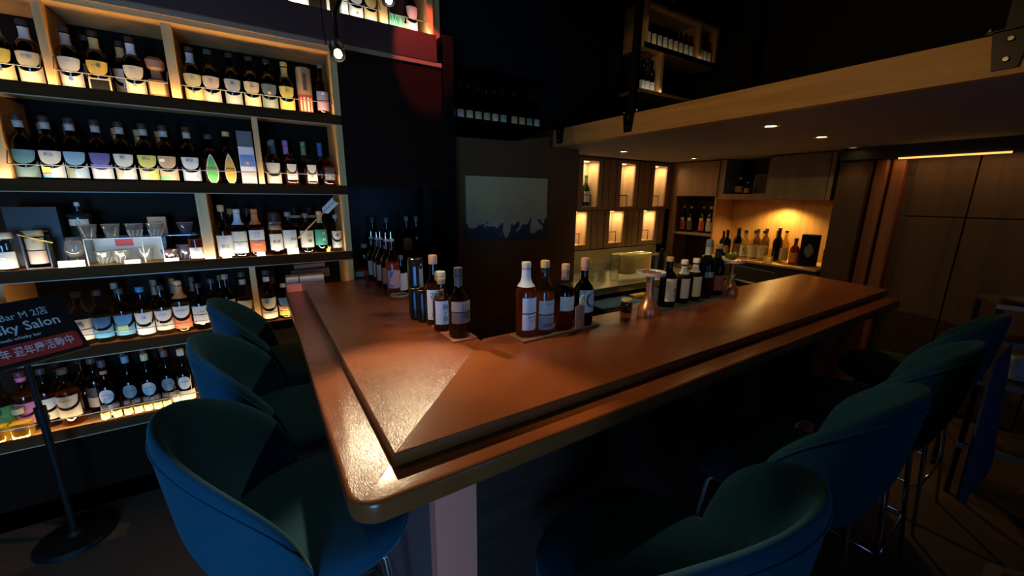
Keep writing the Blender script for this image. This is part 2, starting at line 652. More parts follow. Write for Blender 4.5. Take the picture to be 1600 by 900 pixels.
# upper shelving standing on the plank
upper = empty('upper_shelving', (0.3, 2.5, 2.345), label='oak upper shelving above the dark red plank, cut off by the top of the picture', cat='shelving')
PLANK = flat((0.085, 0.028, 0.020), 0.5)
up_(MB().box(XL, 1.03, 2.49, 2.52, 2.346, 2.494), 'fascia_plank', PLANK, upper, bevel=0.0015)
up_(MB().box(XL, 1.03, 2.52, 2.80, 2.470, 2.492), 'shelf_board', OAK, upper)
up_(MB().box(XL, 1.10, 2.80, 2.82, 2.346, 3.3), 'back_panel', flat((0.10, 0.055, 0.03), 0.5), upper)
for (x0, x1, y0) in ((0.712, 0.752, 2.524), (0.985, 1.025, 2.524), (1.045, 1.10, 2.60), (-0.25, -0.21, 2.524)):
    up_(MB().box(x0, x1, y0, 2.80, 2.494, 3.0), 'divider', OAKZ, upper)
for (a, b) in ((-.21, .712), (.752, .985)):
    for m in rods(2.494, ((a, b),)):
        up_(m, 'guard_rail', ROD, upper, smooth=180)

#@@OBJECTS

# ------------------------------------------------------------------ bar counter
bar = empty('bar_counter', (0.42, 0.95, 0), label='L-shaped reddish brown lacquered bar counter with a lowered rounded outer ledge', cat='bar counter')
bo = (-0.42, -0.95, 0)


def bp_(mb, name, mat, bevel=0.0, smooth=None, parent=bar):
    o = mb.build(name, mat, parent, bevel=bevel, smooth=smooth)
    o.location = bo
    return o


def rounded(mb, name, mat, w, mitre):
    """like bp_, with every edge rounded except those on the mitre joint through the two points"""
    o = bp_(mb, name, mat)
    (ax, ay), (bx_, by_) = mitre
    ln = math.hypot(bx_ - ax, by_ - ay)
    on = lambda v: abs((v.co.x - ax) * (by_ - ay) - (v.co.y - ay) * (bx_ - ax)) / ln < .004
    bm = bmesh.new()
    bm.from_mesh(o.data)
    es = [e for e in bm.edges if not (on(e.verts[0]) and on(e.verts[1])) and len(e.link_faces) == 2 and e.calc_face_angle() > R(40)]
    bmesh.ops.bevel(bm, geom=es, offset=w, segments=3, profile=.5, affect='EDGES')
    bm.to_mesh(o.data)
    bm.free()
    o.data.shade_smooth()
    o.data.set_sharp_from_angle(angle=R(35))
    return o


XE = 3.02
rounded(MB().prism([(.175, .705), (.625, 1.180), (.625, 2.99), (.46, 2.99), (.46, 2.49), (.175, 2.49)], 1.0185, 1.05), 'counter_board', LACY, 0.004, ((.175, .705), (.625, 1.18)))
rounded(MB().prism([(.1755, .7046), (XE, .7046), (XE + .12, 1.195), (.639, 1.195), (.6256, 1.1796)], 1.0185, 1.05), 'counter_board', LACX, 0.004, ((.1755, .7046), (.6256, 1.1796)))
cx, cy, rr = .080 + .055, .628 + .055, .055
arcA = [(cx + rr * math.cos(a), cy + rr * math.sin(a)) for a in [PI + i * (PI / 4) / 6 for i in range(7)]]
arcB = [(cx + rr * math.cos(a), cy + rr * math.sin(a)) for a in [PI * 1.25 + i * (PI / 4) / 6 for i in range(7)]]
rounded(MB().prism([(.080, 2.49)] + arcA + [(.27, .82), (.27, 2.49)], .970, 1.018), 'ledge', LEDY, 0.009, ((.08, .628), (.27, .82)))
rounded(MB().prism([(p[0] + .0003, p[1]) for p in arcB] + [(XE - .07, .628), (XE - .05, .82), (.2703, .82)], .970, 1.018), 'ledge', LEDX, 0.009, ((.08, .628), (.27, .82)))
APRON = wood((0.030, 0.012, 0.008), (0.045, 0.018, 0.012), 'X', 0.5)
PINK = flat((0.80, 0.20, 0.13), 0.7)
bp_(MB().box(.27, XE - .04, .78, 1.14, .90, .969), 'apron', APRON)
bp_(MB().box(.29, .60, .80, 2.48, .90, .969), 'apron', APRON)
bp_(MB().box(.385, 2.30, .765, .80, 0, .899), 'front_panel', APRON)
bp_(MB().box(.275, .384, .760, .80, 0, .899), 'end_panel', PINK)
bp_(MB().box(2.301, XE - .06, .760, .80, 0, .899), 'end_panel', PINK)
bp_(MB().box(.275, .30, .801, 2.48, 0, .899), 'side_panel', flat((0.16, 0.08, 0.075), 0.6))
bp_(MB().box(.57, .60, 1.16, 2.48, 0, .899), 'inner_panel', APRON)
bp_(MB().box(.60, XE - .06, 1.12, 1.16, 0, .899), 'inner_panel', APRON)
bp_(MB().box(.27, .385, .752, .7595, 0, .06), 'kick_board', APRON)

# raised step of red lacquer at the far end of the counter
st = MB().prism([(.462, 2.56), (.52, 2.54), (.66, 2.62), (.78, 2.78), (.80, 2.99), (.462, 2.99)], 1.0505, 1.092).build('raised_step', LACX, bevel=0.006)
tag(st, 'low curved step of red lacquered wood at the far end of the counter', 'shelf step')

# ------------------------------------------------------------------ bar stools
def stool_proto():
    root = empty('bar_stool', (0, 0, 0))
    # seat faces +X (backrest at -X)
    prof = [(0.0, -.055), (.150, -.055), (.205, -.048), (.226, -.028), (.230, -.012)]
    m = MB()
    seg = 40

    def ring(s, z):
        n = len(m.v)
        for i in range(seg):
            a = 2 * PI * i / seg
            p = 2.6
            q = (abs(math.cos(a)) ** p + abs(math.sin(a)) ** p) ** (-1 / p)
            m.v.append((s * 1.02 * q * math.cos(a) + .012, s * 1.06 * q * math.sin(a), z))
        return n
    rings = []
    for (s, z) in ((.12, -.058), (.195, -.054), (.218, -.040), (.224, -.026), (.2255, -.018), (.222, -.015), (.224, -.006), (.219, .008), (.205, .018), (.17, .026), (.11, .030), (.05, .031)):
        rings.append(ring(s, z))
    for a, b in zip(rings, rings[1:]):
        for i in range(seg):
            m.f.append((a + i, a + (i + 1) % seg, b + (i + 1) % seg, b + i))
    m.f.append(tuple(rings[0] + i for i in range(seg))[::-1])
    m.f.append(tuple(rings[-1] + i for i in range(seg)))
    m.build('seat', VELVET, root, loc=(0, 0, .72), smooth=180)
    # shell backrest
    nu, nv = 36, 9
    A = R(86)
    m = MB()

    def rim(ph):
        c = max(0.0, math.cos(ph / A * PI / 2))
        return .01 + .345 * c ** 0.50

    def pt(ph, t, out):
        h = -.075 + (rim(ph) + .075) * t
        base = .205 + .050 * min(1, max(0, (h + .08) / .18)) ** .7
        lean = .035 * max(0, h) / .36
        th = .038 * (1 - .15 * t)
        r = base + (0.0 if out else -th)
        if t > .92:
            r += (-.004 if out else .006)
        x = -r * math.cos(ph) * 1.0 - lean * max(0, math.cos(ph))
        y = r * 1.06 * math.sin(ph)
        return (x, y, h)
    for side in (True, False):
        for j in range(nv + 1):
            for i in range(nu + 1):
                ph = -A + 2 * A * i / nu
                m.v.append(pt(ph, j / nv, side))
    w = nu + 1
    off = w * (nv + 1)
    for j in range(nv):
        for i in range(nu):
            a = j * w + i
            m.f.append((a, a + w, a + w + 1, a + 1))
            b = off + a
            m.f.append((b, b + 1, b + w + 1, b + w))
    # rim (rounded by an extra raised row), bottom and ends
    rn = len(m.v)
    for i in range(nu + 1):
        ph = -A + 2 * A * i / nu
        p, q = pt(ph, 1, True), pt(ph, 1, False)
        m.v.append(((p[0] + q[0]) / 2, (p[1] + q[1]) / 2, p[2] + .010))
    for i in range(nu):
        o0, i0 = nv * w + i, off + nv * w + i
        m.f.append((o0, rn + i, rn + i + 1, o0 + 1))
        m.f.append((rn + i, i0, i0 + 1, rn + i + 1))
        m.f.append((i, i + 1, off + i + 1, off + i))
    for i in (0, nu):
        for j in range(nv):
            a, b = j * w + i, off + j * w + i
            m.f.append((a, b, b + w, a + w) if i == 0 else (a, a + w, b + w, b))
    bk = m.build('backrest', VELVET, root, loc=(0, 0, .72), smooth=180)
    sd = bk.modifiers.new('soft', 'SUBSURF')
    sd.levels = 1
    sd.render_levels = 1
    # piped seam round the inside of the shell
    pts = []
    for i in range(nu + 1):
        ph = (-A + 2 * A * i / nu) * .985
        p = pt(ph, .93, True)
        pts.append((p[0] * 1.008, p[1] * 1.008, p[2]))
    MB().tube(pts, .0032, 6).build('piping', VELVET, bk, smooth=180)
    MB().lathe([(.10, -.085), (.165, -.083), (.175, -.058), (.10, -.055)], seg=28).build('seat_pan', BLACKM, root, loc=(0, 0, .72), smooth=40)
    for sx in (-1, 1):
        for sy in (-1, 1):
            MB().tube([(.10 * sx, .10 * sy, .640), (.135 * sx, .135 * sy, .636), (.150 * sx, .150 * sy, .615), (.205 * sx, .205 * sy, 0.0)], [.011, .011, .011, .007], 10).build('leg', CHROME, root, smooth=180)
    for k in range(4):
        a0, a1 = ((-1, -1), (1, -1)), ((1, -1), (1, 1))
        cs = [(-1, -1), (1, -1), (1, 1), (-1, 1)]
        p, q = cs[k], cs[(k + 1) % 4]
        rr_ = .183
        MB().tube([(p[0] * rr_, p[1] * rr_, .24), (q[0] * rr_, q[1] * rr_, .24)], .006, 8).build('footrest', CHROME, root, smooth=180)
    return root


stool0 = stool_proto()
stools = [
    (0.035, 1.050, 0.0, 'teal velvet bar stool nearest the camera at the short left leg of the bar'),
    (0.035, 1.620, -0.02, 'teal velvet bar stool in the middle of the three beside the bottle shelves'),
    (0.040, 2.215, 0.02, 'teal velvet bar stool farthest along the bar, against the lit bottle shelves'),
    (0.670, 0.455, R(97), 'dark blue velvet bar stool cut off at the bottom edge in front of the bar'),
    (1.360, 0.480, R(92), 'dark blue velvet bar stool second along the long bar front, chrome leg in view'),
    (2.010, 0.480, R(92), 'dark blue velvet bar stool third along the long bar front, partly behind a shell back'),
    (2.660, 0.500, R(90), 'dark blue velvet bar stool in front of the pale bluish end panel of the bar'),
]
for i, (x, y, rz, lb) in enumerate(stools):
    o = stool0 if i == 0 else copy_tree(stool0)
    o.location = (x, y, 0)
    o.rotation_euler = (0, 0, rz)
    tag(o, lb, 'bar stool', 'velvet bar stools around the bar')

# ------------------------------------------------------------------ bottles
PROF = {
    # (r/R, z/H): body profile, then neck start index info
    'whisky': [(.92, 0), (1, .015), (1, .50), (.97, .545), (.80, .595), (.52, .645), (.40, .69), (.36, .74), (.35, .86), (.41, .862), (.41, .885), (.33, .89)],
    'round': [(.92, 0), (1, .015), (1, .55), (.96, .60), (.82, .655), (.58, .70), (.42, .73), (.38, .78), (.38, .885), (.44, .888), (.44, .91), (.36, .915)],
    'tall': [(.92, 0), (1, .012), (1, .60), (.97, .64), (.80, .685), (.55, .73), (.44, .77), (.42, .80), (.40, .90), (.46, .905), (.46, .925), (.36, .93)],
    'wine': [(.9, 0), (1, .012), (1, .56), (.95, .61), (.70, .67), (.45, .72), (.37, .77), (.36, .93), (.42, .932), (.42, .955), (.34, .957)],
    'decanter': [(.95, 0), (1, .02), (1, .55), (.96, .60), (.75, .655), (.42, .69), (.36, .72), (.36, .79), (.50, .80), (.50, .83), (.36, .835)],
    'mini': [(.9, 0), (1, .02), (1, .52), (.9, .60), (.55, .66), (.45, .70), (.45, .80), (.38, .81)],
    'jar': [(.92, 0), (1, .03), (1, .70), (.96, .76), (.80, .80), (.80, .86), (.78, .865)],
}
MESH = {}


def mcache(key, fn):
    if key not in MESH:
        MESH[key] = fn()
    return MESH[key]


def prof_r(kind, t):
    p = PROF[kind]
    for (r0, z0), (r1, z1) in zip(p, p[1:]):
        if z0 <= t <= z1:
            return r0 + (r1 - r0) * (t - z0) / max(1e-6, z1 - z0)
    return p[-1][0]


def arc_sheet(mb, rad, a_half, zt, zb, n=10, a0=-PI / 2, flat_side=False, sqr=0):
    """a curved paper label; zt, zb functions of t in -1..1"""
    k = len(mb.v)
    for i in range(n + 1):
        t = -1 + 2 * i / n
        if flat_side:
            x, y = t * a_half * rad, -rad
        else:
            a = a0 + t * a_half
            x, y = rad * math.cos(a), rad * math.sin(a)
        mb.v.append((x, y, zb(t)))
        mb.v.append((x, y, zt(t)))
    for i in range(n):
        a = k + 2 * i
        mb.f.append((a, a + 2, a + 3, a + 1))
    return mb


CAPW = flat((0.80, 0.78, 0.72), 0.5)


def bottle(label, loc, H=.27, Rr=.036, kind='whisky', gl=(0.10, 0.07, 0.04), lq=None, fill=.5, cap=(.02, .018, .016), neck=None,
           lab=None, c1=(.8, .78, .7), c2=None, txt=None, ink=(.05, .04, .04), face=0.0, sq=0.0, group=None, name='whisky_bottle', cat='bottle', ntop=None,
           lz=(.10, .47), capr=None, deco=None, dens=.55):
    x, y, z = loc
    root = empty(name, (x, y, z + .0008), face, label, cat, group)
    P = PROF[kind]
    kk = (kind, H, Rr, sq, LABEL_TONE[0])
    ztop = P[-1][1] * H
    inst('glass', mcache(('g', kk, gl), lambda: MB().lathe([(r * Rr, zz * H) for r, zz in P], seg=24, sq=sq).mesh('glass', glass(gl), 40)), root)
    if lq is not None:
        def mk():
            pr = [(.3 * Rr, .020 * H)] + [(max(.1, r - .06) * Rr, max(zz, .022) * H) for r, zz in P if zz < fill]
            pr.append(((prof_r(kind, fill) - .06) * Rr, fill * H))
            return MB().lathe(pr, seg=20, sq=sq).mesh('liquid', liquid(lq, dens), 60)
        inst('liquid', mcache(('l', kk, lq, fill, dens), mk), root)
    rn = P[-1][0] * Rr
    cr = capr or rn * 1.22
    if cap is not None:
        inst('cap', mcache(('c', kk, cap, cr), lambda: MB().lathe([(cr * .96, ztop - .004), (cr, ztop - .001), (cr, H - .003), (cr * .93, H)], seg=18).mesh('cap', flat(cap, .5), 40)), root)
    if neck is not None:
        z0, z1 = (.70, P[-1][1] + .003) if ntop is None else ntop

        def mkn():
            ts = [z0 + (z1 - z0) * i / 7 for i in range(8)]
            return MB().lathe([(prof_r(kind, min(t, P[-1][1] - .001)) * Rr + .0008, t * H) for t in ts], seg=20, capends=False).mesh('neck_wrap', flat(neck, .5), 180)
        inst('neck_wrap', mcache(('n', kk, neck, z0, z1), mkn), root)
    rl = Rr + .0007
    fs = sq > 0
    if fs:
        p_ = 2 + 6 * sq
        rl = Rr * 1.0 + .0012
    if lab:
        c2 = c2 or c1
        zb, zt = lz[0] * H, lz[1] * H
        hh = zt - zb
        ah = .72 if fs else 1.15
        tn = LABEL_TONE[0]
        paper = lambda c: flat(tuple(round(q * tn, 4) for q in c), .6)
        if lab == 'moon':
            arc = lambda t: zt - hh * (.10 + .42 * math.sqrt(max(0, 1 - t * t)))
            inst('paper_label', mcache(('ma', kk, c1, lz), lambda: arc_sheet(MB(), rl, ah * .93, lambda t: zt, arc, 14, flat_side=fs).mesh('paper_label', paper(c1), 180)), root)
            inst('paper_label', mcache(('mb', kk, c2, lz), lambda: arc_sheet(MB(), rl, ah, lambda t: min(zt - hh * .12, arc(t * .93) - hh * .13), lambda t: zb, 14, flat_side=fs).mesh('paper_label', paper(c2), 180)), root)
        elif lab == 'rect':
            inst('paper_label', mcache(('r', kk, c1, lz), lambda: arc_sheet(MB(), rl, ah, lambda t: zt, lambda t: zb, 10, flat_side=fs).mesh('paper_label', paper(c1), 180)), root)
        elif lab == 'double':
            inst('paper_label', mcache(('da', kk, c1, lz), lambda: arc_sheet(MB(), rl, ah, lambda t: zt, lambda t: zb + hh * .54, 10, flat_side=fs).mesh('paper_label', paper(c1), 180)), root)
            inst('paper_label', mcache(('db', kk, c2, lz), lambda: arc_sheet(MB(), rl, ah, lambda t: zb + hh * .50, lambda t: zb, 10, flat_side=fs).mesh('paper_label', paper(c2), 180)), root)
        elif lab == 'oval':
            zc, hv = zb + hh * .5, hh * .40
            inst('paper_label', mcache(('o', kk, c1, lz), lambda: arc_sheet(MB(), rl, .78, lambda t: zc + hv * math.sqrt(max(0, 1 - t * t)), lambda t: zc - hv * math.sqrt(max(0, 1 - t * t)), 14, flat_side=fs).mesh('paper_label', paper(c1), 180)), root)
            if c2 != c1:
                inst('paper_label', mcache(('ob', kk, c2, lz), lambda: arc_sheet(MB(), rl, 1.2, lambda t: zb - hh * .02, lambda t: .04 * H, 10, flat_side=fs).mesh('paper_label', paper(c2), 180)), root)
        elif lab == 'leaf':
            zc = (zt + zb) / 2 - hh * .05

            def lf(s):
                up = lambda t: zc + s * hh * .62 * (1 - abs(t) ** 1.5)
                dn = lambda t: zc - s * hh * .50 * math.sqrt(max(0, 1 - t * t))
                return up, dn
            u_, d_ = lf(1.0)
            inst('paper_label', mcache(('lo', kk), lambda: arc_sheet(MB(), rl, .72, u_, d_, 14, flat_side=fs).mesh('paper_label', paper((.8, .78, .6)), 180)), root)
            u2, d2 = lf(.88)
            inst('paper_label', mcache(('li', kk, c1), lambda: arc_sheet(MB(), rl + .0006, .62, u2, d2, 14, flat_side=fs).mesh('paper_label', paper(c1), 180)), root)
    for q in (txt or ()):
        s, size, zc = q[0], q[1] * (1.5 if lab == 'moon' and q[1] < .016 and len(q[0]) < 3 else 1), q[2]
        ik = q[3] if len(q) > 3 else ink
        a0 = -PI / 2 + (q[4] if len(q) > 4 else 0)
        inst('lettering', round_text(MB(), s, size, rl + .0011, zc * H, a0, flat_side=fs).mesh('lettering', flat(ik, .6)), root)
    for q in (deco or ()):
        # small printed blocks: (angle centre, half angle, z0, z1, colour)
        ac, ahh, z0, z1, cc = q
        inst('printed_band', arc_sheet(MB(), rl + .0009, ahh, lambda t: z1 * H, lambda t: z0 * H, 6, a0=-PI / 2 + ac, flat_side=False).mesh('printed_band', flat(cc, .6)), root)
    return root


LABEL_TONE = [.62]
CREAM = (.80, .72, .44)
WHITE = (.82, .81, .74)
YEL = (.85, .66, .12)
DKG = (.06, .045, .03)
AMB = (.45, .16, .035)
AMBD = (.25, .07, .015)
Y1 = 2.572

# ---- first shelf (top of the oak unit)
z = SHELF[1]
G1 = 'bottles on the topmost shelf of the oak unit'
K = dict(group=G1, gl=DKG, H=.245, Rr=.0375, kind='round', lab='moon', lz=(.03, .50))
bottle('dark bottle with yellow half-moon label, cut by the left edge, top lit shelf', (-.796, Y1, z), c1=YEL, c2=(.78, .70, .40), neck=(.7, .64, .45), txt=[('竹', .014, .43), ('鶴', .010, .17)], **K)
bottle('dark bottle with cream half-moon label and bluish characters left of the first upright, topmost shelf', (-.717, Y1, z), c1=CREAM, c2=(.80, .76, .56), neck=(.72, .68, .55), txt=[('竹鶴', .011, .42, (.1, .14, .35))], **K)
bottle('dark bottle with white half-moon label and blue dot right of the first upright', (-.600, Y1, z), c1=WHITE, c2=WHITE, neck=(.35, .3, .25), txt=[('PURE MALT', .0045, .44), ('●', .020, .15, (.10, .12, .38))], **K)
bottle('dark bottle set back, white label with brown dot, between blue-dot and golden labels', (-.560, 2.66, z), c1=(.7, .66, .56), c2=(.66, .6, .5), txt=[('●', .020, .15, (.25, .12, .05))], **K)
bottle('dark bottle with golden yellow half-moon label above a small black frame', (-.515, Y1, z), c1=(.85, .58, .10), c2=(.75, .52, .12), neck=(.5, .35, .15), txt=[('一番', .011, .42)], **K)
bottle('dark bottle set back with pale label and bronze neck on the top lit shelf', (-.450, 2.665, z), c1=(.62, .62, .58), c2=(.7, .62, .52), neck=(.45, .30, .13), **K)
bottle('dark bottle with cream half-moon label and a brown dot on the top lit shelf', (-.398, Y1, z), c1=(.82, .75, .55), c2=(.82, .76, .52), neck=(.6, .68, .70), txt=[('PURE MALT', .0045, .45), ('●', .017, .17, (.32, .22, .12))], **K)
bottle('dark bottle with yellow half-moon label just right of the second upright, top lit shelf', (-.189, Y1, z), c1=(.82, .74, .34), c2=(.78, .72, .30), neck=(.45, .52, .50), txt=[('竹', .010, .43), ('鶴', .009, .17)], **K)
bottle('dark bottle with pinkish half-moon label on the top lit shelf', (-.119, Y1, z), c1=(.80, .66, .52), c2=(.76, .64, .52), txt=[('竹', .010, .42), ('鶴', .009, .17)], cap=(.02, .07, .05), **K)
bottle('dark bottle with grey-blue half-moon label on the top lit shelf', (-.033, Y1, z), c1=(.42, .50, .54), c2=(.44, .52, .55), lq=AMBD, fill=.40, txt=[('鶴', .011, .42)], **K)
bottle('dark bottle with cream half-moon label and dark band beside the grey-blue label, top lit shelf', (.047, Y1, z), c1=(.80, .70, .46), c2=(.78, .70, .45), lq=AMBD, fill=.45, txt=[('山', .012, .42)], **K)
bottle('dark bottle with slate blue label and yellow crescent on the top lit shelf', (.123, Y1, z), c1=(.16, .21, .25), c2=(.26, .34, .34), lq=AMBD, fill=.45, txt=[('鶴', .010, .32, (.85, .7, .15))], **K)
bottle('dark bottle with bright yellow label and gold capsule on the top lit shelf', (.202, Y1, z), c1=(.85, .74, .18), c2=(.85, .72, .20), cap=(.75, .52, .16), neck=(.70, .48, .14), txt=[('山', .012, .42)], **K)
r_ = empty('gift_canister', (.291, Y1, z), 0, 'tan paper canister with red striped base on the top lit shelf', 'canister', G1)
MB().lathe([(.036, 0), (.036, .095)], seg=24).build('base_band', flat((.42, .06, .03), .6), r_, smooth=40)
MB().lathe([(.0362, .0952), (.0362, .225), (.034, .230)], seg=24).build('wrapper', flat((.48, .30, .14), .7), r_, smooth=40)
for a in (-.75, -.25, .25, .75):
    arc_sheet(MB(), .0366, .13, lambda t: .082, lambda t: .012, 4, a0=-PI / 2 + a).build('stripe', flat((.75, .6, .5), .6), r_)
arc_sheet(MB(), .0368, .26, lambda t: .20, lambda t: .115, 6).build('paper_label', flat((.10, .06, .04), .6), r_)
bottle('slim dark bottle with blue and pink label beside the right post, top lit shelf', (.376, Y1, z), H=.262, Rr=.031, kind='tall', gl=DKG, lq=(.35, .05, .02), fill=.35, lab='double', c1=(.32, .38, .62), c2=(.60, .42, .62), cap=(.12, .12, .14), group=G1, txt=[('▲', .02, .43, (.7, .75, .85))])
# small brown pot and black frame
r_ = empty('ceramic_pot', (-.322, Y1, z), 0, 'small brown pot with patterned panel left of the second upright', 'pot', G1)
MB().lathe([(.033, 0), (.035, .004), (.035, .075), (.020, .085), (.018, .12), (.030, .13), (.034, .16), (.020, .175)], seg=20, sq=.3).build('body', flat((.20, .11, .05), .45), r_, smooth=40)
MB().box(-.026, .026, -.0365, -.0352, .015, .065).build('panel', flat((.42, .30, .12), .6), r_)
r_ = empty('picture_frame', (-.512, 2.531, z), 0, 'little dark frame leaning before the golden yellow bottle', 'frame', None)
m = MB()
m.box(-.035, -.030, 0, .006, 0, .052).box(.030, .035, 0, .006, 0, .052).box(-.030, .030, 0, .006, .047, .052).box(-.030, .030, 0, .006, 0, .004)
m.build('frame', flat((.35, .30, .2), .4), r_)
MB().box(-.0298, .0298, .002, .005, .0042, .0468).build('backing', BLACK, r_)

# ---- second shelf
z = SHELF[2]
G2 = 'bottles on the second shelf of the oak unit'
K = dict(group=G2, gl=DKG, H=.262, Rr=.0375, kind='round', lab='moon', lz=(.04, .46), cap=(.035, .022, .016), neck=(.46, .42, .36), ntop=(.80, .915))
bottle('dark bottle with teal half-moon label beside the left post of the second shelf', (-.797, Y1, z), c1=(.10, .28, .32), c2=(.14, .24, .25), **K)
bottle('dark bottle with white half-moon label over yellow, red and blue stripes, second shelf', (-.721, Y1, z), c1=(.74, .76, .72), c2=(.70, .74, .76), txt=[('秩父', .010, .40)], deco=[(-.55, .5, .12, .20, (.78, .66, .10)), (-.55, .5, .09, .12, (.70, .12, .05)), (-.55, .5, .04, .09, (.08, .35, .65))], **K)
bottle('dark bottle with sky blue half-moon label on the second shelf', (-.648, Y1, z), c1=(.20, .42, .66), c2=(.30, .46, .62), deco=[(-.55, .45, .05, .20, (.14, .16, .13))], **K)
bottle('dark bottle with indigo half-moon label over a white panel, second shelf', (-.568, Y1, z), c1=(.10, .11, .42), c2=(.60, .66, .74), deco=[(0, 1.1, .21, .27, (.10, .13, .45))], **K)
bottle('dark bottle with pale mint half-moon label on the second shelf', (-.490, Y1, z), c1=(.62, .74, .74), c2=(.60, .72, .72), txt=[('秩', .013, .40)], deco=[(-.55, .45, .05, .19, (.32, .28, .26))], **K)
bottle('dark bottle with lime yellow half-moon label and grey figures, second shelf', (-.409, Y1, z), c1=(.70, .74, .20), c2=(.66, .70, .22), txt=[('秩父', .010, .40)], deco=[(-.55, .45, .05, .19, (.36, .35, .33))], **K)
bottle('dark bottle with tan half-moon label and white clouds over green, second shelf', (-.337, Y1, z), c1=(.62, .46, .28), c2=(.66, .52, .36), deco=[(-.4, .42, .05, .12, (.12, .40, .14)), (-.45, .3, .36, .41, (.8, .8, .72))], **K)
bottle('dark bottle with white-blue half-moon label just left of the orange leaf bottle, second shelf', (-.250, Y1, z), c1=(.62, .70, .82), c2=(.62, .68, .80), lq=(.3, .25, .05), fill=.56, txt=[('秩父', .010, .40)], deco=[(.6, .12, .10, .15, (.6, .25, .35))], **K)
bottle('orange bottle with green leaf-shaped label on the second shelf', (-.166, Y1, z), H=.235, Rr=.038, kind='round', gl=(.35, .15, .04), lq=(.80, .30, .04), fill=.52, lab='leaf', c1=(.10, .50, .13), group=G2, cap=(.05, .05, .05), lz=(.02, .56), deco=[(0, .55, .295, .33, (.08, .09, .05))])
bottle('dark bottle with gold leaf-shaped label next to the green-leaf bottle, second shelf', (-.092, Y1, z), H=.255, Rr=.036, kind='round', gl=(.22, .11, .04), lq=(.35, .09, .02), fill=.5, lab='leaf', c1=(.72, .42, .05), group=G2, cap=(.65, .45, .18), lz=(.02, .54), deco=[(0, .52, .275, .31, (.08, .06, .03))])
bx = empty('gift_box', (-.014, 2.572, z), 0, 'grey gift box with blue planet picture left of the second shelf upright', 'box')
MB().box(-.033, .033, -.035, .035, 0, .262).build('carton', flat((.12, .13, .14), .6), bx, bevel=.001)
MB().box(-.0332, .0332, -.0364, -.0354, .065, .185).build('paper_label', flat((.66, .68, .70), .6), bx)
MB().box(-.031, .031, -.0372, -.0366, .088, .145).build('picture', flat((.12, .24, .55), .6), bx)
MB().lathe([(.008, 0), (.008, .0006)], seg=16).build('planet', flat((.8, .35, .08), .6), bx, loc=(0, -.0374, .105), rot=(R(90), 0, 0))
MB().box(-.033, .033, -.0364, -.0354, 0, .060).build('lower_panel', flat((.36, .37, .37), .6), bx)
K = dict(group=G2, kind='decanter', H=.205, sq=.6, Rr=.033, cap=None)
bottle('clear bottle with white half-moon label right of the second shelf upright', (.100, Y1, z), H=.225, Rr=.036, kind='round', gl=(.7, .66, .6), lab='moon', c1=(.78, .74, .64), c2=(.76, .70, .60), group=G2, cap=(.1, .12, .14), lz=(.03, .50), lq=(.5, .3, .12), fill=.5)
bottle('square amber decanter with white label and red line, second shelf right bay', (.186, Y1, z), gl=(.85, .8, .7), lq=(.72, .30, .05), fill=.45, lab='moon', c1=(.80, .78, .70), c2=(.82, .80, .74), lz=(.14, .54), txt=[('━━━', .010, .24, (.6, .08, .05))], **K)
bottle('square amber decanter with plain white label, second shelf right bay', (.284, Y1, z), gl=(.85, .8, .7), lq=(.72, .30, .05), fill=.45, lab='moon', c1=(.80, .77, .64), c2=(.82, .79, .70), lz=(.12, .54), txt=[('秩', .008, .22)], **K)
bottle('square deep orange decanter with dark label by the right post, second shelf', (.374, Y1, z), gl=(.8, .6, .4), lq=(.62, .20, .03), fill=.55, lab='double', c1=(.03, .03, .035), c2=(.20, .22, .26), lz=(.16, .50), txt=[('山', .012, .24, (.8, .7, .2))], **K)
G2b = 'row of bottles standing behind the second shelf front row'
for (x, c, what) in ((-.765, (.30, .20, .10), 'tan-capped dark bottle behind the teal and striped labels'), (-.685, (.26, .19, .11), 'grey-tan-capped dark bottle behind the striped label'),
                     (-.528, (.62, .26, .10), 'orange-capped dark bottle behind the indigo label'), (-.450, (.55, .40, .12), 'yellow-capped dark bottle behind the pale mint label'),
                     (-.372, (.60, .36, .10), 'amber-capped dark bottle behind the lime label'), (.112, (.04, .25, .50), 'blue-sleeved bottle at the back of the second shelf right bay'),
                     (.175, (.36, .24, .55), 'purple-sleeved bottle at the back of the second shelf right bay'), (.265, (.16, .32, .12), 'green-sleeved bottle at the back of the second shelf right bay'),
                     (.352, (.04, .14, .48), 'deep blue sleeved bottle at the back by the right post')):
    bottle(what, (x, 2.685, z), H=.245, Rr=.034, kind='whisky', gl=DKG, cap=c, neck=c, ntop=(.70, .89), group=G2b)
for x in (.075, .145, .215, .290, .365):
    pass

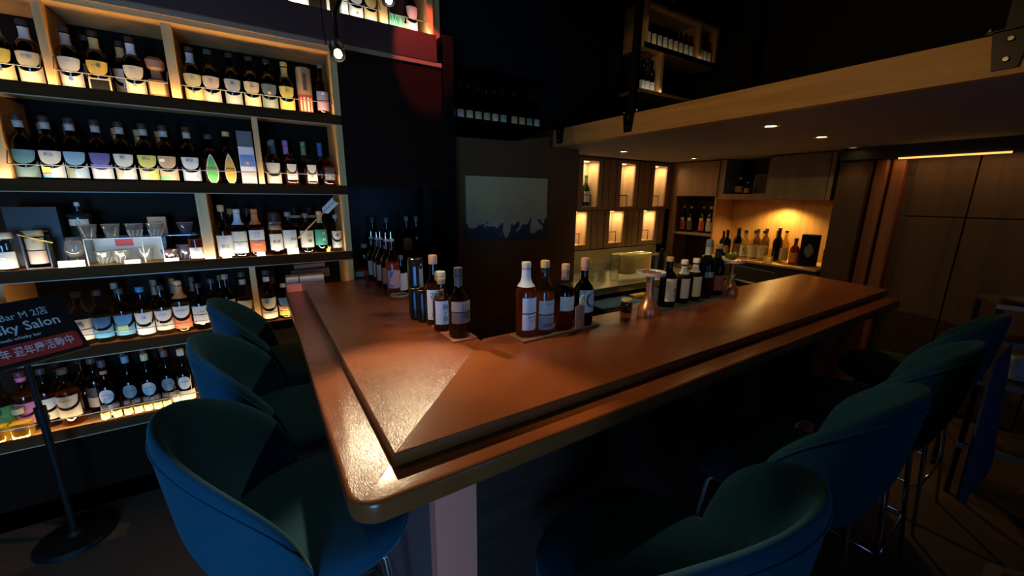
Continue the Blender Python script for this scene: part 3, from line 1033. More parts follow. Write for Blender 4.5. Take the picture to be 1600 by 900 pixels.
# ---- third shelf: display of glassware and bottles
z = SHELF[3]
G3 = 'labelled bottles on the third shelf right bay'
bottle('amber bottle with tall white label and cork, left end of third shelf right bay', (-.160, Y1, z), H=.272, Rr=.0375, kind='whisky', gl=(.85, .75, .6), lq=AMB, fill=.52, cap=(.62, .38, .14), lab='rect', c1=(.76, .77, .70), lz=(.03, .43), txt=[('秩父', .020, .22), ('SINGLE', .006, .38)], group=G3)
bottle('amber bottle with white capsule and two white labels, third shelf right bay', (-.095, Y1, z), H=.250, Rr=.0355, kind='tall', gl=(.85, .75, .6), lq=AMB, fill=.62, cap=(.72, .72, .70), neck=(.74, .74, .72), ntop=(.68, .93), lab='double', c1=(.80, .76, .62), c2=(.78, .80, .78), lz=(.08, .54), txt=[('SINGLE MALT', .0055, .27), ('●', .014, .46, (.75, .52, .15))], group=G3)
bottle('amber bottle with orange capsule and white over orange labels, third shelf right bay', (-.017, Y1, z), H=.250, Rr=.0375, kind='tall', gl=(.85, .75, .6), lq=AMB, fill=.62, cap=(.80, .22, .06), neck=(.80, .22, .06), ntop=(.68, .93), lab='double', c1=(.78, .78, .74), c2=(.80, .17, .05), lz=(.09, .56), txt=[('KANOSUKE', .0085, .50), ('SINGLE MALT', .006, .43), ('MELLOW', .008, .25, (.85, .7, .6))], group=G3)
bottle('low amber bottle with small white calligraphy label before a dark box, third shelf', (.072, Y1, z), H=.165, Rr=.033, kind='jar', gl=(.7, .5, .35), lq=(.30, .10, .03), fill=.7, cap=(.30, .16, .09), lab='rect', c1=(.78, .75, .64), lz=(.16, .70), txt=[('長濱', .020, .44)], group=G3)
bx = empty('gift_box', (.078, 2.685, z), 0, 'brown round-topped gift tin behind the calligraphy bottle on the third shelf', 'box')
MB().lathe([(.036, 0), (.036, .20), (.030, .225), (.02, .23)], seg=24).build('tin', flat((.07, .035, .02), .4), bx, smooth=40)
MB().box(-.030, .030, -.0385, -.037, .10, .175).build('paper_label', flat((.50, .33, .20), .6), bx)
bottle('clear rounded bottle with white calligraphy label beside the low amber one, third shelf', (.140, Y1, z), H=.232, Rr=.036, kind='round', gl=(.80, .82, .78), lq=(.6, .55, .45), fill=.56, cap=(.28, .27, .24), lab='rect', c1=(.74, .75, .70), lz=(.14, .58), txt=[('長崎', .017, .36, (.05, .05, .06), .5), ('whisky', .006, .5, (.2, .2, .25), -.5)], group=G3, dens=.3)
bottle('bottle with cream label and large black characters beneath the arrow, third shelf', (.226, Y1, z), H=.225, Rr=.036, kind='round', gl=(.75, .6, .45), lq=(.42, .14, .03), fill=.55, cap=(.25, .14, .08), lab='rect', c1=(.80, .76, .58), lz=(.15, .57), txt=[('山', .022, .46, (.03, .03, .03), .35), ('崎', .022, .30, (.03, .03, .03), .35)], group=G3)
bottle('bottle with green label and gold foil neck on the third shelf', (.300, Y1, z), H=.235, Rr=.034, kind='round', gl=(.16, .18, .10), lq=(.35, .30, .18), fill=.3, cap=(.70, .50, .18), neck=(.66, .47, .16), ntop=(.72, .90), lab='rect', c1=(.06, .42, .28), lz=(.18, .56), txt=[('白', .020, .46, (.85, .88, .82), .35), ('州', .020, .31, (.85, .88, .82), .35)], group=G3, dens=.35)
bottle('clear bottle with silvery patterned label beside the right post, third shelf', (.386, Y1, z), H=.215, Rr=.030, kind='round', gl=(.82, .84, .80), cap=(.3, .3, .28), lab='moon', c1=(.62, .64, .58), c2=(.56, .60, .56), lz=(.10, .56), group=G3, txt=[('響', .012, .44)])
bottle('small amber bottle with plain white label left of the middle upright, third shelf', (-.281, Y1 - .02, z), H=.150, Rr=.031, kind='jar', gl=(.85, .8, .7), lq=(.62, .28, .06), fill=.68, cap=None, lab='rect', c1=(.84, .84, .80), lz=(.06, .42), txt=[('WHISKY', .006, .36)], group=None)
# back row of third shelf
for (x, c, what) in ((-.128, (.50, .30, .10), 'amber bottle in shadow behind the corked white-label bottle'), (-.052, (.06, .05, .05), 'dark bottle behind the white capsule bottle, third shelf'),
                     (.182, (.02, .02, .02), 'black bottle with small gold emblem behind the rounded clear bottle'), (.262, (.02, .02, .02), 'black bottle with small gold emblem behind the arrow shaft')):
    bottle(what, (x, 2.69, z), H=.25, Rr=.034, kind='whisky', gl=DKG, cap=c, lab='rect' if c[0] < .04 else None, c1=(.6, .45, .2), lz=(.78, .84), group='bottles behind the third shelf front row')
# arrow ornament
ar = empty('ceremonial_arrow', (.303, 2.545, z + .15), 0, 'wooden ceremonial arrow with white fletching leaning across the third shelf bottles', 'arrow')
a0, a1 = Vector((-.125, -.012, -.060)), Vector((.088, -.012, .148))
dr = (a1 - a0).normalized()
MB().tube([a0, a1], .0035, 8).build('shaft', flat((.62, .34, .18), .5), ar, smooth=60)
pr = Vector((-dr.z, 0, dr.x))
for sgn in (-1, 1):
    q = [a1 - dr * .012, a1 - dr * .10, a1 - dr * .085 + pr * .022 * sgn, a1 + dr * .004 + pr * .022 * sgn]
    m = MB()
    m.v = [tuple(p + Vector((0, dy, 0))) for dy in (-.0012, .0012) for p in q]
    m.f = [(0, 1, 2, 3), (7, 6, 5, 4), (0, 4, 5, 1), (1, 5, 6, 2), (2, 6, 7, 3), (3, 7, 4, 0)]
    m.build('fletching', flat((.78, .76, .66), .7), ar)
# price cards
GC = 'white name cards along the third shelf'
for (x, w, h, y, lb, tx) in ((-.730, .085, .030, 2.532, 'wide white name card with small print in front of the boxed bottle, third shelf left', 'single malt whisky'),
                         (-.528, .056, .018, 2.532, 'narrow white name card before the acrylic case', 'glass'), (-.385, .056, .016, 2.532, 'narrow white name card before the blue cut glass', 'glass'),
                         (-.160, .040, .018, 2.528, 'white name card at the foot of the corked amber bottle', 'No. 1'), (-.008, .038, .022, 2.528, 'white name card at the foot of the orange-capsule bottle', '2023'),
                         (.146, .056, .034, 2.530, 'white name card with a green emblem before the clear rounded bottle', 'whisky')):
    c = empty('name_card', (x, y, z + .0008), 0, lb, 'card', GC)
    m = MB()
    m.v = [(-w / 2, 0, 0), (w / 2, 0, 0), (w / 2, .006, h), (-w / 2, .006, h), (-w / 2, .002, 0), (w / 2, .002, 0), (w / 2, .008, h), (-w / 2, .008, h)]
    m.f = [(0, 1, 2, 3), (7, 6, 5, 4), (0, 4, 5, 1), (2, 6, 7, 3), (1, 5, 6, 2), (3, 7, 4, 0)]
    m.build('card', flat((.62, .63, .60), .6), c)
    flat_text(MB(), tx, min(h * .35, w / max(4, len(tx)) * 1.6), 0, h * .5, y=-.0005).build('lettering', flat((.2, .2, .22), .6), c, rot=(R(-10), 0, 0), loc=(0, -.0005, 0))
# acrylic case with glasses
ac = empty('acrylic_case', (-.545, 2.60, z), 0, 'clear acrylic display case with a white back holding small glasses, third shelf', 'display case')
ACR = glass((.90, .94, .93), .03)
EDG = flat((.62, .70, .68), .3)
for x in (-.135, .130):
    MB().box(x, x + .005, -.055, .055, .001, .118).build('side', ACR, ac)
MB().box(-.135, .135, -.055, .055, .118, .123).build('top', ACR, ac)
MB().box(-.130, .130, .050, .055, .001, .117).build('back', flat((.50, .55, .54), .6), ac)
m = MB().tube([(-.134, -.056, .001), (-.134, -.056, .121), (.134, -.056, .121), (.134, -.056, .001)], .0022, 6).tube([(.062, -.056, .121), (.062, -.056, .001)], .002, 6)
m.build('edge_strip', EDG, ac)
MB().box(-.055, .010, .047, .0495, .075, .112).build('emblem', flat((.55, .07, .06), .6), ac)


def tumbler(label, loc, r0, r1, h, tint=(.86, .88, .86), group='tumblers above the acrylic case', name='whisky_glass', liq=None, facets=0):
    g = empty(name, loc, 0, label, 'glass', group)
    m = MB()
    seg = 20
    m.lathe([(r0 * .9, 0), (r0, .003), (r1, h), (r1 - .0025, h), (r0 - .003, .012), (.001, .011)], seg=seg)
    m.build('bowl', glassware(tint), g, smooth=None if facets else 35)
    MB().lathe([(r1 - .0022, h - .001), (r1 + .0006, h), (r1 - .0022, h + .001)], seg=seg, capends=False).build('rim', CUTG(), g)
    if facets:
        k = MB()
        for i in range(10):
            a = 2 * PI * i / 10
            k.tube([(r0 * math.cos(a), r0 * math.sin(a), .004), ((r0 * .4 + r1 * .6) * math.cos(a + .3), (r0 * .4 + r1 * .6) * math.sin(a + .3), h * .55)], .0014, 5)
        k.build('cut_pattern', CUTG(), g)
    return g


zt = z + .1235
for (x, lb, f) in ((-.668, 'clear tumbler on the acrylic case, leftmost of four', 0), (-.590, 'clear tumbler on the acrylic case, second from the left', 0), (-.508, 'clear faceted tumbler on the acrylic case, third from the left', 1), (-.432, 'clear faceted tumbler on the acrylic case, rightmost by the card', 1)):
    tumbler(lb, (x, 2.585, zt), .022, .034, .062, facets=f)
tumbler('flared clear glass in the acrylic case beside the front edge', (-.632, 2.585, z + .001), .020, .034, .058, group='glasses in the acrylic case', facets=1)
tumbler('second flared glass in the acrylic case under the red emblem', (-.570, 2.580, z + .001), .020, .036, .062, group='glasses in the acrylic case', facets=1)
tumbler('rounded clear glass at the right of the acrylic case', (-.485, 2.585, z + .001), .024, .032, .068, group='glasses in the acrylic case')
tumbler('red cut-glass tumbler right of the acrylic case', (-.392, 2.575, z + .001), .024, .036, .056, (.50, .10, .09), None, facets=1)
tumbler('deep blue cut-glass tumbler near the middle upright', (-.330, 2.600, z + .001), .028, .040, .075, (.08, .14, .60), None, facets=1)
sh = empty('acrylic_riser', (-.335, 2.64, z), 0, 'small acrylic riser behind the coloured cut glasses', 'riser')
MB().box(-.075, .080, -.02, .08, .118, .123).build('top', ACR, sh)
for x in (-.075, .076):
    MB().box(x, x + .004, -.02, .08, .001, .1175).build('side', ACR, sh)
tumbler('blue-tinted clear glass on the small riser near the middle upright', (-.325, 2.66, z + .1235), .02, .036, .06, (.45, .52, .72), None)
cdn = empty('card_stand', (-.440, 2.70, z + .1235), 0, 'tan printed card standing behind the faceted tumblers', 'card')
MB().box(-.036, .036, 0, .004, 0, .088).build('card', flat((.52, .42, .29), .7), cdn)
flat_text(MB(), 'ご案内', .012, 0, .062).build('lettering', flat((.25, .18, .1), .7), cdn)
MB().box(-.10, .135, -.02, .09, 0, .1225).build('display_block', flat((.03, .03, .03), .4), None, loc=(-.545, 2.70, z + .0005))
bb = bpy.data.objects['display_block']
tag(bb, 'dark block behind the acrylic case carrying the tan card', 'block')
# stem glass and flask on box
gl_ = empty('tasting_glass', (-.722, 2.575, z), 0, 'small tulip tasting glass on a stem, left of the acrylic case', 'glass')
MB().lathe([(.028, 0), (.028, .003), (.005, .006), (.004, .035), (.022, .045), (.034, .066), (.034, .076), (.026, .115), (.0245, .115), (.032, .076), (.031, .068), (.003, .047)], seg=24).build('bowl', glassware(), gl_, smooth=40)
bx = empty('wooden_stand', (-.715, 2.70, z), 0, 'dark wooden box carrying the black ceramic bottle, third shelf', 'stand')
MB().box(-.055, .055, -.045, .045, .001, .125).build('body', flat((.12, .09, .06), .6), bx, bevel=.002)
fb = empty('ceramic_bottle', (-.712, 2.69, z + .1255), 0, 'black ceramic bottle with a silver label on the dark wooden box', 'bottle')
MB().lathe([(.036, 0), (.038, .006), (.038, .09), (.046, .095), (.044, .105), (.018, .112), (.011, .118), (.011, .14)], seg=28).build('body', flat((.012, .016, .014), .18), fb, smooth=40)
arc_sheet(MB(), .0388, 1.0, lambda t: .082, lambda t: .052, 10).build('paper_label', flat((.58, .57, .48), .5), fb)
round_text(MB(), '25', .022, .0392, .066).build('lettering', flat((.06, .05, .05), .5), fb)
MB().lathe([(.009, .1402), (.010, .142), (.010, .157), (.008, .159)], seg=14).build('cap', flat((.62, .62, .56), .4), fb, smooth=40)
# black presentation boxes at left
bk = empty('presentation_box', (-.835, 2.70, z), -.06, 'large black presentation box with silver line at the back, third shelf left', 'box')
MB().box(-.10, .07, -.05, .06, .001, .265).build('carton', flat((.012, .013, .014), .35), bk, bevel=.002)
MB().box(-.060, .025, -.0512, -.0502, .155, .158).build('silver_line', flat((.55, .55, .52), .4), bk)
ob = empty('open_gift_box', (-.835, 2.575, z), .12, 'slanted open gift box with gold edge holding a cream-labelled bottle', 'box')
m = MB()
m.box(-.038, -.034, -.03, .05, .001, .150).box(.034, .038, -.03, .05, .001, .120).box(-.034, .034, .044, .05, .001, .140).box(-.034, .034, -.03, .044, .001, .006)
m.build('carton', flat((.06, .065, .08), .5), ob)
MB().tube([(-.040, -.031, .152), (.055, -.031, .112)], .0028, 6).build('gold_edge', flat((.75, .48, .10), .3, .6), ob)
bottle('cream-labelled bottle lying in the slanted open gift box', (-.835, 2.575, z + .006), H=.16, Rr=.030, kind='jar', gl=DKG, cap=(.5, .4, .2), lab='double', c1=(.78, .68, .42), c2=(.76, .58, .44), lz=(.10, .80), txt=[('●', .012, .70, (.5, .3, .1))], face=.12)
bottle('clear glass jar with white cap at the left edge of the third shelf', (-.925, 2.565, z), H=.16, Rr=.034, kind='jar', gl=(.8, .82, .8), cap=(.6, .55, .4), lab='rect', c1=(.66, .68, .66), lz=(.06, .50), txt=[('7', .03, .28, (.8, .85, .85))])
# little yellow figurine
fg = empty('dog_figurine', (.328, 2.533, z), 0, 'tiny yellow dog figurine at the foot of the green-labelled bottle', 'figurine')
m = MB()
m.lathe([(.004, .006), (.009, .010), (.010, .018), (.006, .024)], seg=12).lathe([(.002, 0), (.008, .004), (.009, .010), (.006, .016), (.002, .018)], c=(.006, -.004, .018), seg=12)
m.build('body', flat((.75, .48, .08), .5), fg, smooth=180)
for sx in (-1, 1):
    MB().lathe([(.0035, 0), (.0030, .003), (.0005, .009)], c=(.006 + .006 * sx, -.003, .032), seg=8).build('ear', flat((.7, .42, .07), .5), fg)
    for sy in (-1, 1):
        MB().lathe([(.003, 0), (.003, .009)], c=(.006 * sx, .005 * sy, 0), seg=8).build('leg', flat((.75, .48, .08), .5), fg)

# ---- fourth shelf
z = SHELF[4]
G4 = 'bottles on the fourth shelf of the oak unit'
CL = (.72, .72, .68)
K = dict(group=G4, kind='round', Rr=.0375, H=.25, gl=CL, lz=(.10, .50), cap=(.05, .05, .05))
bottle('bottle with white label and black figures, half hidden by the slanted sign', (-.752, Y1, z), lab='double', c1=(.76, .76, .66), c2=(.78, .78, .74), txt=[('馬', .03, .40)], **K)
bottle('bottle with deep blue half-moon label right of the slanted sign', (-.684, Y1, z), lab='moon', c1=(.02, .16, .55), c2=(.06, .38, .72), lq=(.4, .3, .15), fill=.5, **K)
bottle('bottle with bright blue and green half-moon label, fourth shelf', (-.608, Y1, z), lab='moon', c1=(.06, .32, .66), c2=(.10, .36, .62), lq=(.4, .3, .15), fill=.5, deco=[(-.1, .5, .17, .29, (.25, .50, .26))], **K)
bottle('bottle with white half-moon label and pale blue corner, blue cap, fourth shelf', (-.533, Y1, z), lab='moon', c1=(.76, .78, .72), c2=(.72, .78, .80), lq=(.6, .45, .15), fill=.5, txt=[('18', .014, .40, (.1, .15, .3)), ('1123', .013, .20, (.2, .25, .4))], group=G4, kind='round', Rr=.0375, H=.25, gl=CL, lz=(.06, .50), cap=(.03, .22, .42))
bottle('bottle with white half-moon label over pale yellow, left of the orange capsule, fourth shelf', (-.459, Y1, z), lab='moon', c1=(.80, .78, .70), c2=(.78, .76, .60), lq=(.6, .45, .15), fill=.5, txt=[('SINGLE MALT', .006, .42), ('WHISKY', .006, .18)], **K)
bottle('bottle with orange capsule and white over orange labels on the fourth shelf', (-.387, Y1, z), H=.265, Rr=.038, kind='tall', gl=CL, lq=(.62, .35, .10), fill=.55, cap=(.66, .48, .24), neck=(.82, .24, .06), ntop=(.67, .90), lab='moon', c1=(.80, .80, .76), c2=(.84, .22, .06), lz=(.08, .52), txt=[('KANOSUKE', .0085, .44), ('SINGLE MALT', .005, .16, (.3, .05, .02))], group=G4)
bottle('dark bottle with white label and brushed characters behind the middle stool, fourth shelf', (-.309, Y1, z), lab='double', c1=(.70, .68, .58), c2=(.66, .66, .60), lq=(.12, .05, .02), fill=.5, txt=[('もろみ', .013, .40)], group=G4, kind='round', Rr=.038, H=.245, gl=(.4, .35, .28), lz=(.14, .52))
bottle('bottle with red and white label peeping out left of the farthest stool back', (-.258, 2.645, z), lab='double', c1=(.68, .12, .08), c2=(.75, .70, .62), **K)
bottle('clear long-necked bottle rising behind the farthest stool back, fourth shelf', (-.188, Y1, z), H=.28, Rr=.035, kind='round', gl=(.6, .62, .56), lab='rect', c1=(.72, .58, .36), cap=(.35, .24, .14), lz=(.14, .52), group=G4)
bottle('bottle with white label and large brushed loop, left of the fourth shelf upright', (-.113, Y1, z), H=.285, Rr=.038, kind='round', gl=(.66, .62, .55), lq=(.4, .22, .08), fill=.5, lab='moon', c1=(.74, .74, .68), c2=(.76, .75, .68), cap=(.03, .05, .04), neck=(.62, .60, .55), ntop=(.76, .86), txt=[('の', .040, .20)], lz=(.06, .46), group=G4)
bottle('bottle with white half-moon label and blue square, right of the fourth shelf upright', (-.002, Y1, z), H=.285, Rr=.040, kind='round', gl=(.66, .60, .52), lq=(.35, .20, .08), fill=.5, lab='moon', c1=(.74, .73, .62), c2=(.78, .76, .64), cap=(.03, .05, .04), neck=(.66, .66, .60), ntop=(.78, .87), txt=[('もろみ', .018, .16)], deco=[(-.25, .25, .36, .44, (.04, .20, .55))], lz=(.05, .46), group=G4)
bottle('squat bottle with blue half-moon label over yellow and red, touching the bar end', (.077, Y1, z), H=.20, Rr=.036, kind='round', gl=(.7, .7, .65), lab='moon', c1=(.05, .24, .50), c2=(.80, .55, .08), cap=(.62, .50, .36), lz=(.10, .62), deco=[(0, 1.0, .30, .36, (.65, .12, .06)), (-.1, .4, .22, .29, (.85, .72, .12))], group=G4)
G4b = 'bottles behind the fourth shelf front row'
for (x, c, nk, what) in ((-.648, (.30, .30, .28), None, 'clear bottle behind the two blue labels, fourth shelf'), (-.500, (.45, .26, .12), (.45, .27, .13), 'tan-necked bottle behind the pale blue cornered label'),
                         (-.425, (.55, .22, .05), (.12, .14, .09), 'green-necked bottle with orange cap behind the orange capsule'), (-.345, (.10, .08, .06), (.24, .14, .08), 'tall dark bottle with tan label behind the orange capsule'),
                         (-.222, (.06, .06, .05), None, 'dark bottle in shadow behind the farthest stool back'), (.030, (.05, .05, .05), (.20, .10, .08), 'dark bottle behind the blue square label, fourth shelf right bay')):
    bottle(what, (x, 2.69, z), H=.26, Rr=.034, kind='whisky', gl=DKG, cap=c, neck=nk, ntop=(.70, .89), group=G4b)
pk = empty('snack_packet', (-1.148, 2.588, z), -.05, 'red and white packet lying above the slanted sign', 'packet')
m = MB()
m.v = [(-.16, -.05, .13), (.115, -.05, .13), (.14, -.05, .165), (.06, -.04, .205), (-.16, -.04, .20), (-.16, .08, .13), (.115, .08, .13), (.14, .08, .165), (.06, .09, .205), (-.16, .09, .20)]
m.f = [(0, 1, 2, 3, 4), (9, 8, 7, 6, 5), (0, 5, 6, 1), (1, 6, 7, 2), (2, 7, 8, 3), (3, 8, 9, 4), (4, 9, 5, 0)]
m.build('bag', flat((.45, .05, .03), .45), pk)
m = MB()
m.box(-.159, .118, -.053, -.0505, .132, .152)
m.build('white_band', flat((.66, .56, .48), .5), pk)
MB().box(-.16, .11, -.05, .09, .001, .1295).build('carton', flat((.45, .26, .10), .6), pk)
GW = 'white cartons stacked behind the far end of the bar'
for i, x in enumerate((.128, .197, .262)):
    o = empty('small_carton', (x, 2.60, z + .20), 0, 'small white carton on the pile behind the bar end, ' + ('nearest the blue label bottle', 'in the middle of three', 'nearest the right post')[i], 'carton', GW)
    MB().box(-.033, .031, -.035, .05, 0, .034).build('carton', flat((.78, .72, .66), .6), o, bevel=.001)
    MB().box(-.033, .031, -.0358, -.0352, .004, .008).build('print_line', flat((.5, .4, .35), .6), o)
o = empty('paper_parcel', (.19, 2.60, z), 0, 'dark box with pinkish red face under the white cartons', 'box')
MB().box(-.10, .105, -.04, .06, .001, .198).build('carton', flat((.20, .10, .08), .6), o)
MB().box(-.095, -.02, -.0415, -.0405, .145, .195).build('printed_band', flat((.72, .22, .20), .6), o)
o = empty('rolled_paper', (.24, 2.70, z + .25), 0, 'rolled tan paper at the back above the white cartons', 'roll')
MB().tube([(-.09, 0, .02), (.08, 0, .024)], .015, 12).build('roll', flat((.40, .24, .14), .7), o, smooth=60)
MB().box(-.11, .10, -.03, .04, -.048, .0045).build('box_below', flat((.10, .05, .035), .6), o)

# ---- fifth shelf
z = SHELF[5]
G5 = 'bottles on the lowest lit shelf of the oak unit'
K = dict(group=G5, kind='round', Rr=.040, H=.285, lz=(.14, .50))
bottle('bottle with green label at the left edge of the lowest shelf', (-1.075, Y1 + .03, z), gl=(.55, .55, .5), lab='rect', c1=(.05, .30, .08), cap=(.1, .1, .1), lq=(.5, .35, .1), fill=.5, **K)
bottle('bottle with magenta label and red cap, left of the sign pole, lowest shelf', (-1.000, Y1 + .03, z), gl=(.75, .7, .65), lab='moon', c1=(.52, .17, .34), c2=(.55, .18, .36), cap=(.10, .02, .03), neck=(.62, .14, .25), ntop=(.84, .91), lq=(.65, .4, .2), fill=.6, **K)
bottle('bottle with white label half hidden behind the sign pole, lowest shelf', (-.936, Y1 + .035, z), gl=(.6, .5, .4), lab='moon', c1=(.76, .74, .58), c2=(.76, .68, .42), lq=(.65, .2, .05), fill=.5, cap=(.03, .03, .03), txt=[('●', .022, .2, (.1, .1, .08))], **K)
bottle('bottle with big cream half-moon label right of the sign pole, lowest shelf', (-.858, Y1, z), gl=(.7, .6, .5), lab='moon', c1=(.80, .76, .58), c2=(.80, .74, .50), lq=(.55, .28, .08), fill=.58, cap=(.12, .09, .07), txt=[('PURE MALT', .0085, .46), ('RARE', .009, .33)], group=G5, kind='round', Rr=.042, H=.28, lz=(.16, .54))
bottle('black bottle with faint grey label between the cream label and the first white oval', (-.780, 2.650, z), gl=(.03, .03, .03), lab='double', c1=(.04, .035, .03), c2=(.45, .36, .26), cap=(.05, .04, .03), **K)
KO = dict(group=G5, kind='whisky', Rr=.0366, H=.29, gl=(.012, .014, .012), lab='oval', lz=(.24, .54))
bottle('black bottle with bright white oval emblem and copper neck band, lowest shelf', (-.724, Y1, z), c1=(.74, .76, .72), c2=(.66, .58, .42), cap=(.05, .05, .05), neck=(.50, .20, .07), ntop=(.76, .82), txt=[('CHICHIBU', .0085, .41), ('SHERRY CASK', .005, .35), ('CASK', .006, .45)], **KO)
bottle('black bottle with dim grey oval emblem and blue cap, lowest shelf', (-.642, Y1 + .01, z), c1=(.36, .37, .35), c2=(.40, .22, .12), cap=(.14, .30, .38), txt=[('CHICHIBU', .0085, .40)], **KO)
bottle('black bottle with white oval emblem and pale yellow cap, lowest shelf', (-.568, Y1, z), c1=(.66, .70, .68), c2=(.48, .44, .34), cap=(.55, .55, .34), txt=[('CHICHIBU', .0085, .41), ('PEATED', .006, .35)], **KO)
bottle('black bottle with grey oval emblem over tan band, second from the nearest stool, lowest shelf', (-.494, Y1 + .01, z), c1=(.34, .35, .32), c2=(.52, .40, .24), cap=(.16, .09, .08), txt=[('CHICHIBU', .0085, .40)], **KO)
bottle('black bottle with white oval emblem partly behind the stool back, lowest shelf', (-.425, Y1 - .01, z), c1=(.72, .74, .70), c2=(.72, .66, .50), cap=(.55, .5, .35), txt=[('CHICHIBU', .0085, .41)], **KO)
GM = 'miniature sample bottles along the lowest shelf edge'
for i, x in enumerate((-.738, -.695, -.655, -.617, -.580, -.543, -.506)):
    bottle('amber miniature with yellow label, ' + ('leftmost of the row', 'second from the left', 'third from the left', 'in the middle of the row', 'third from the right end', 'second from the right end', 'last before the clear miniature')[i] + ', lowest shelf',
           (x, 2.533, z), H=.078, Rr=.0175, kind='mini', gl=(.85, .8, .6), lq=(.75, .50, .08), fill=.5, cap=(.07, .07, .08), capr=.0125, lab='rect', c1=(.82, .72, .28), lz=(.08, .50), group=GM, name='miniature_bottle')
bottle('clear glass miniature with dark cap at the right end of the miniatures', (-.468, 2.533, z), H=.105, Rr=.014, kind='tall', gl=(.85, .88, .86), cap=(.03, .03, .03), lab='rect', c1=(.70, .72, .70), lz=(.2, .55), name='miniature_bottle')
for (x, lb, t) in ((-1.012, 'small square decanter of yellow spirit with characters, left foreground of the lowest shelf', '樽酒'), (-1.085, 'small square decanter of yellow spirit at the very left edge, lowest shelf', '酒')):
    bottle(lb, (x, 2.542, z), H=.135, Rr=.033, kind='decanter', sq=.6, gl=(.90, .90, .82), lq=(.85, .68, .22), fill=.5, cap=(.55, .45, .22), capr=.018, txt=[(t, .016, .32, (.12, .1, .08))], group='yellow spirit decanters on the lowest shelf', dens=.5)
G5b = 'dark bottles behind the lowest shelf front row'
for (x, what) in ((-1.005, 'dark bottle behind the magenta label, lowest shelf'), (-.926, 'dark green bottle with a round shoulder behind the sign pole'), (-.848, 'dark bottle behind the cream and grey labels, lowest shelf'), (-.685, 'dark bottle between the first two ovals at the back'), (-.605, 'dark bottle between the second and third ovals at the back'), (-.53, 'dark bottle between the third and fourth ovals at the back')):
    bottle(what, (x, 2.72, z), H=.28, Rr=.036, kind='whisky', gl=(.02, .03, .022), cap=(.03, .03, .03), group=G5b)
# glass carafe under the bar end
bottle('clear glass jug in shadow on the low shelf under the bar end', (-.035, 2.60, .50), H=.26, Rr=.04, kind='round', gl=(.8, .84, .82), cap=None, name='glass_jug', cat='jug')

# ---- bottles on the upper shelf
z = 2.494
GU = 'bottles and boxes standing on the upper shelf'
for (x, w, c, lb) in ((.297, .075, (.78, .77, .70), 'white-labelled box at the left of the upper shelf, cut by the top edge'), (.525, .030, (.62, .62, .58), 'slim white box beside the hanging spot lamp arm on the upper shelf')):
    o = empty('bottle_box', (x, 2.565, z + .0005), 0, lb, 'box', GU)
    MB().box(-w / 2, w / 2, -.035, .035, 0, .28).build('carton', flat(c, .6), o)
o = empty('picture_frame', (.395, 2.56, z + .0005), 0, 'grey frame around a black picture on the upper shelf', 'frame')
m = MB().box(-.058, -.044, 0, .012, 0, .20).box(.044, .058, 0, .012, 0, .20).box(-.0439, .0439, 0, .012, 0, .016).box(-.0439, .0439, 0, .012, .184, .20)
m.build('frame', flat((.42, .43, .42), .4), o)
MB().box(-.0437, .0437, .004, .011, .0165, .1835).build('picture', BLACKGL, o)
bottle('upper shelf bottle with white label and small red seal', (.588, Y1, z), H=.27, Rr=.040, kind='round', gl=DKG, lab='moon', c1=(.80, .80, .82), c2=(.80, .79, .76), lz=(.02, .56), txt=[('●', .018, .12, (.5, .08, .06))], group=GU)
bottle('upper shelf bottle with yellow label and grey-blue hill shape', (.667, Y1, z), H=.27, Rr=.038, kind='round', gl=DKG, lab='moon', c1=(.75, .52, .20), c2=(.80, .60, .26), lz=(.02, .56), deco=[(-.2, .55, .03, .11, (.20, .22, .34)), (.3, .4, .03, .07, (.24, .26, .38))], group=GU)
bottle('upper shelf bottle with white half-moon label beside the right upright', (.905, Y1, z), H=.27, Rr=.037, kind='round', gl=(.3, .18, .08), lab='moon', c1=(.78, .77, .72), c2=(.80, .80, .74), lz=(.02, .52), txt=[('竹', .012, .45, (.5, .5, .4)), ('WHISKY', .007, .16, (.5, .5, .45))], group=GU, cap=None)
o = empty('gift_box', (.808, 2.56, z + .0005), 0, 'low green box with pale branching pattern on the upper shelf', 'box', GU)
MB().box(-.045, .040, -.03, .04, 0, .075).build('carton', flat((.04, .26, .13), .6), o)
random.seed(3)
m = MB()
for i in range(9):
    x0 = -.038 + i * .009
    m.tube([(x0, -.0304, .004), (x0 + random.uniform(-.008, .008), -.0304, .035), (x0 + random.uniform(-.014, .014), -.0304, .070)], .0011, 4)
m.build('branch_pattern', flat((.40, .58, .42), .6), o)
o = empty('wooden_cup', (.862, 2.56, z + .0005), 0, 'small tan cup beside the green box on the upper shelf', 'cup')
MB().lathe([(.011, 0), (.013, .003), (.014, .045), (.012, .045), (.011, .006), (.001, .005)], seg=16).build('cup', flat((.55, .40, .18), .6), o, smooth=40)

# ------------------------------------------------------------------ sign on a pole
sg = empty('floor_sign', (-.872, 2.345, 0), 0, 'black sign on a pole announcing the whisky salon anniversary in white and red', 'sign')
MB().lathe([(.135, 0), (.135, .010), (.125, .022), (.03, .030), (.022, .05)], seg=36).build('base', BLACK, sg, smooth=40)
MB().tube([(0, 0, .03), (0, 0, .62)], .013, 12).tube([(0, 0, .615), (0, 0, .98)], .010, 12).build('pole', BLACK, sg, smooth=60)
MB().tube([(0, 0, .585), (0, 0, .665)], .019, 12).build('collar', BLACK, sg, smooth=60)
bd = MB()
bd.box(-.34, .30, 0, .018, -.135, .135)
brd = bd.build('board', BLACK, sg, bevel=.003)
brd.rotation_euler = Matrix.Rotation(R(28), 3, 'Z').to_4x4().to_3x3().__matmul__(Matrix.Rotation(R(-40), 3, 'X')).__matmul__(Matrix.Rotation(R(-4), 3, 'Y')).to_euler()
brd.location = (-0.0749, -0.2154, 1.0241)
INKS = flat((.50, .48, .44), .6)
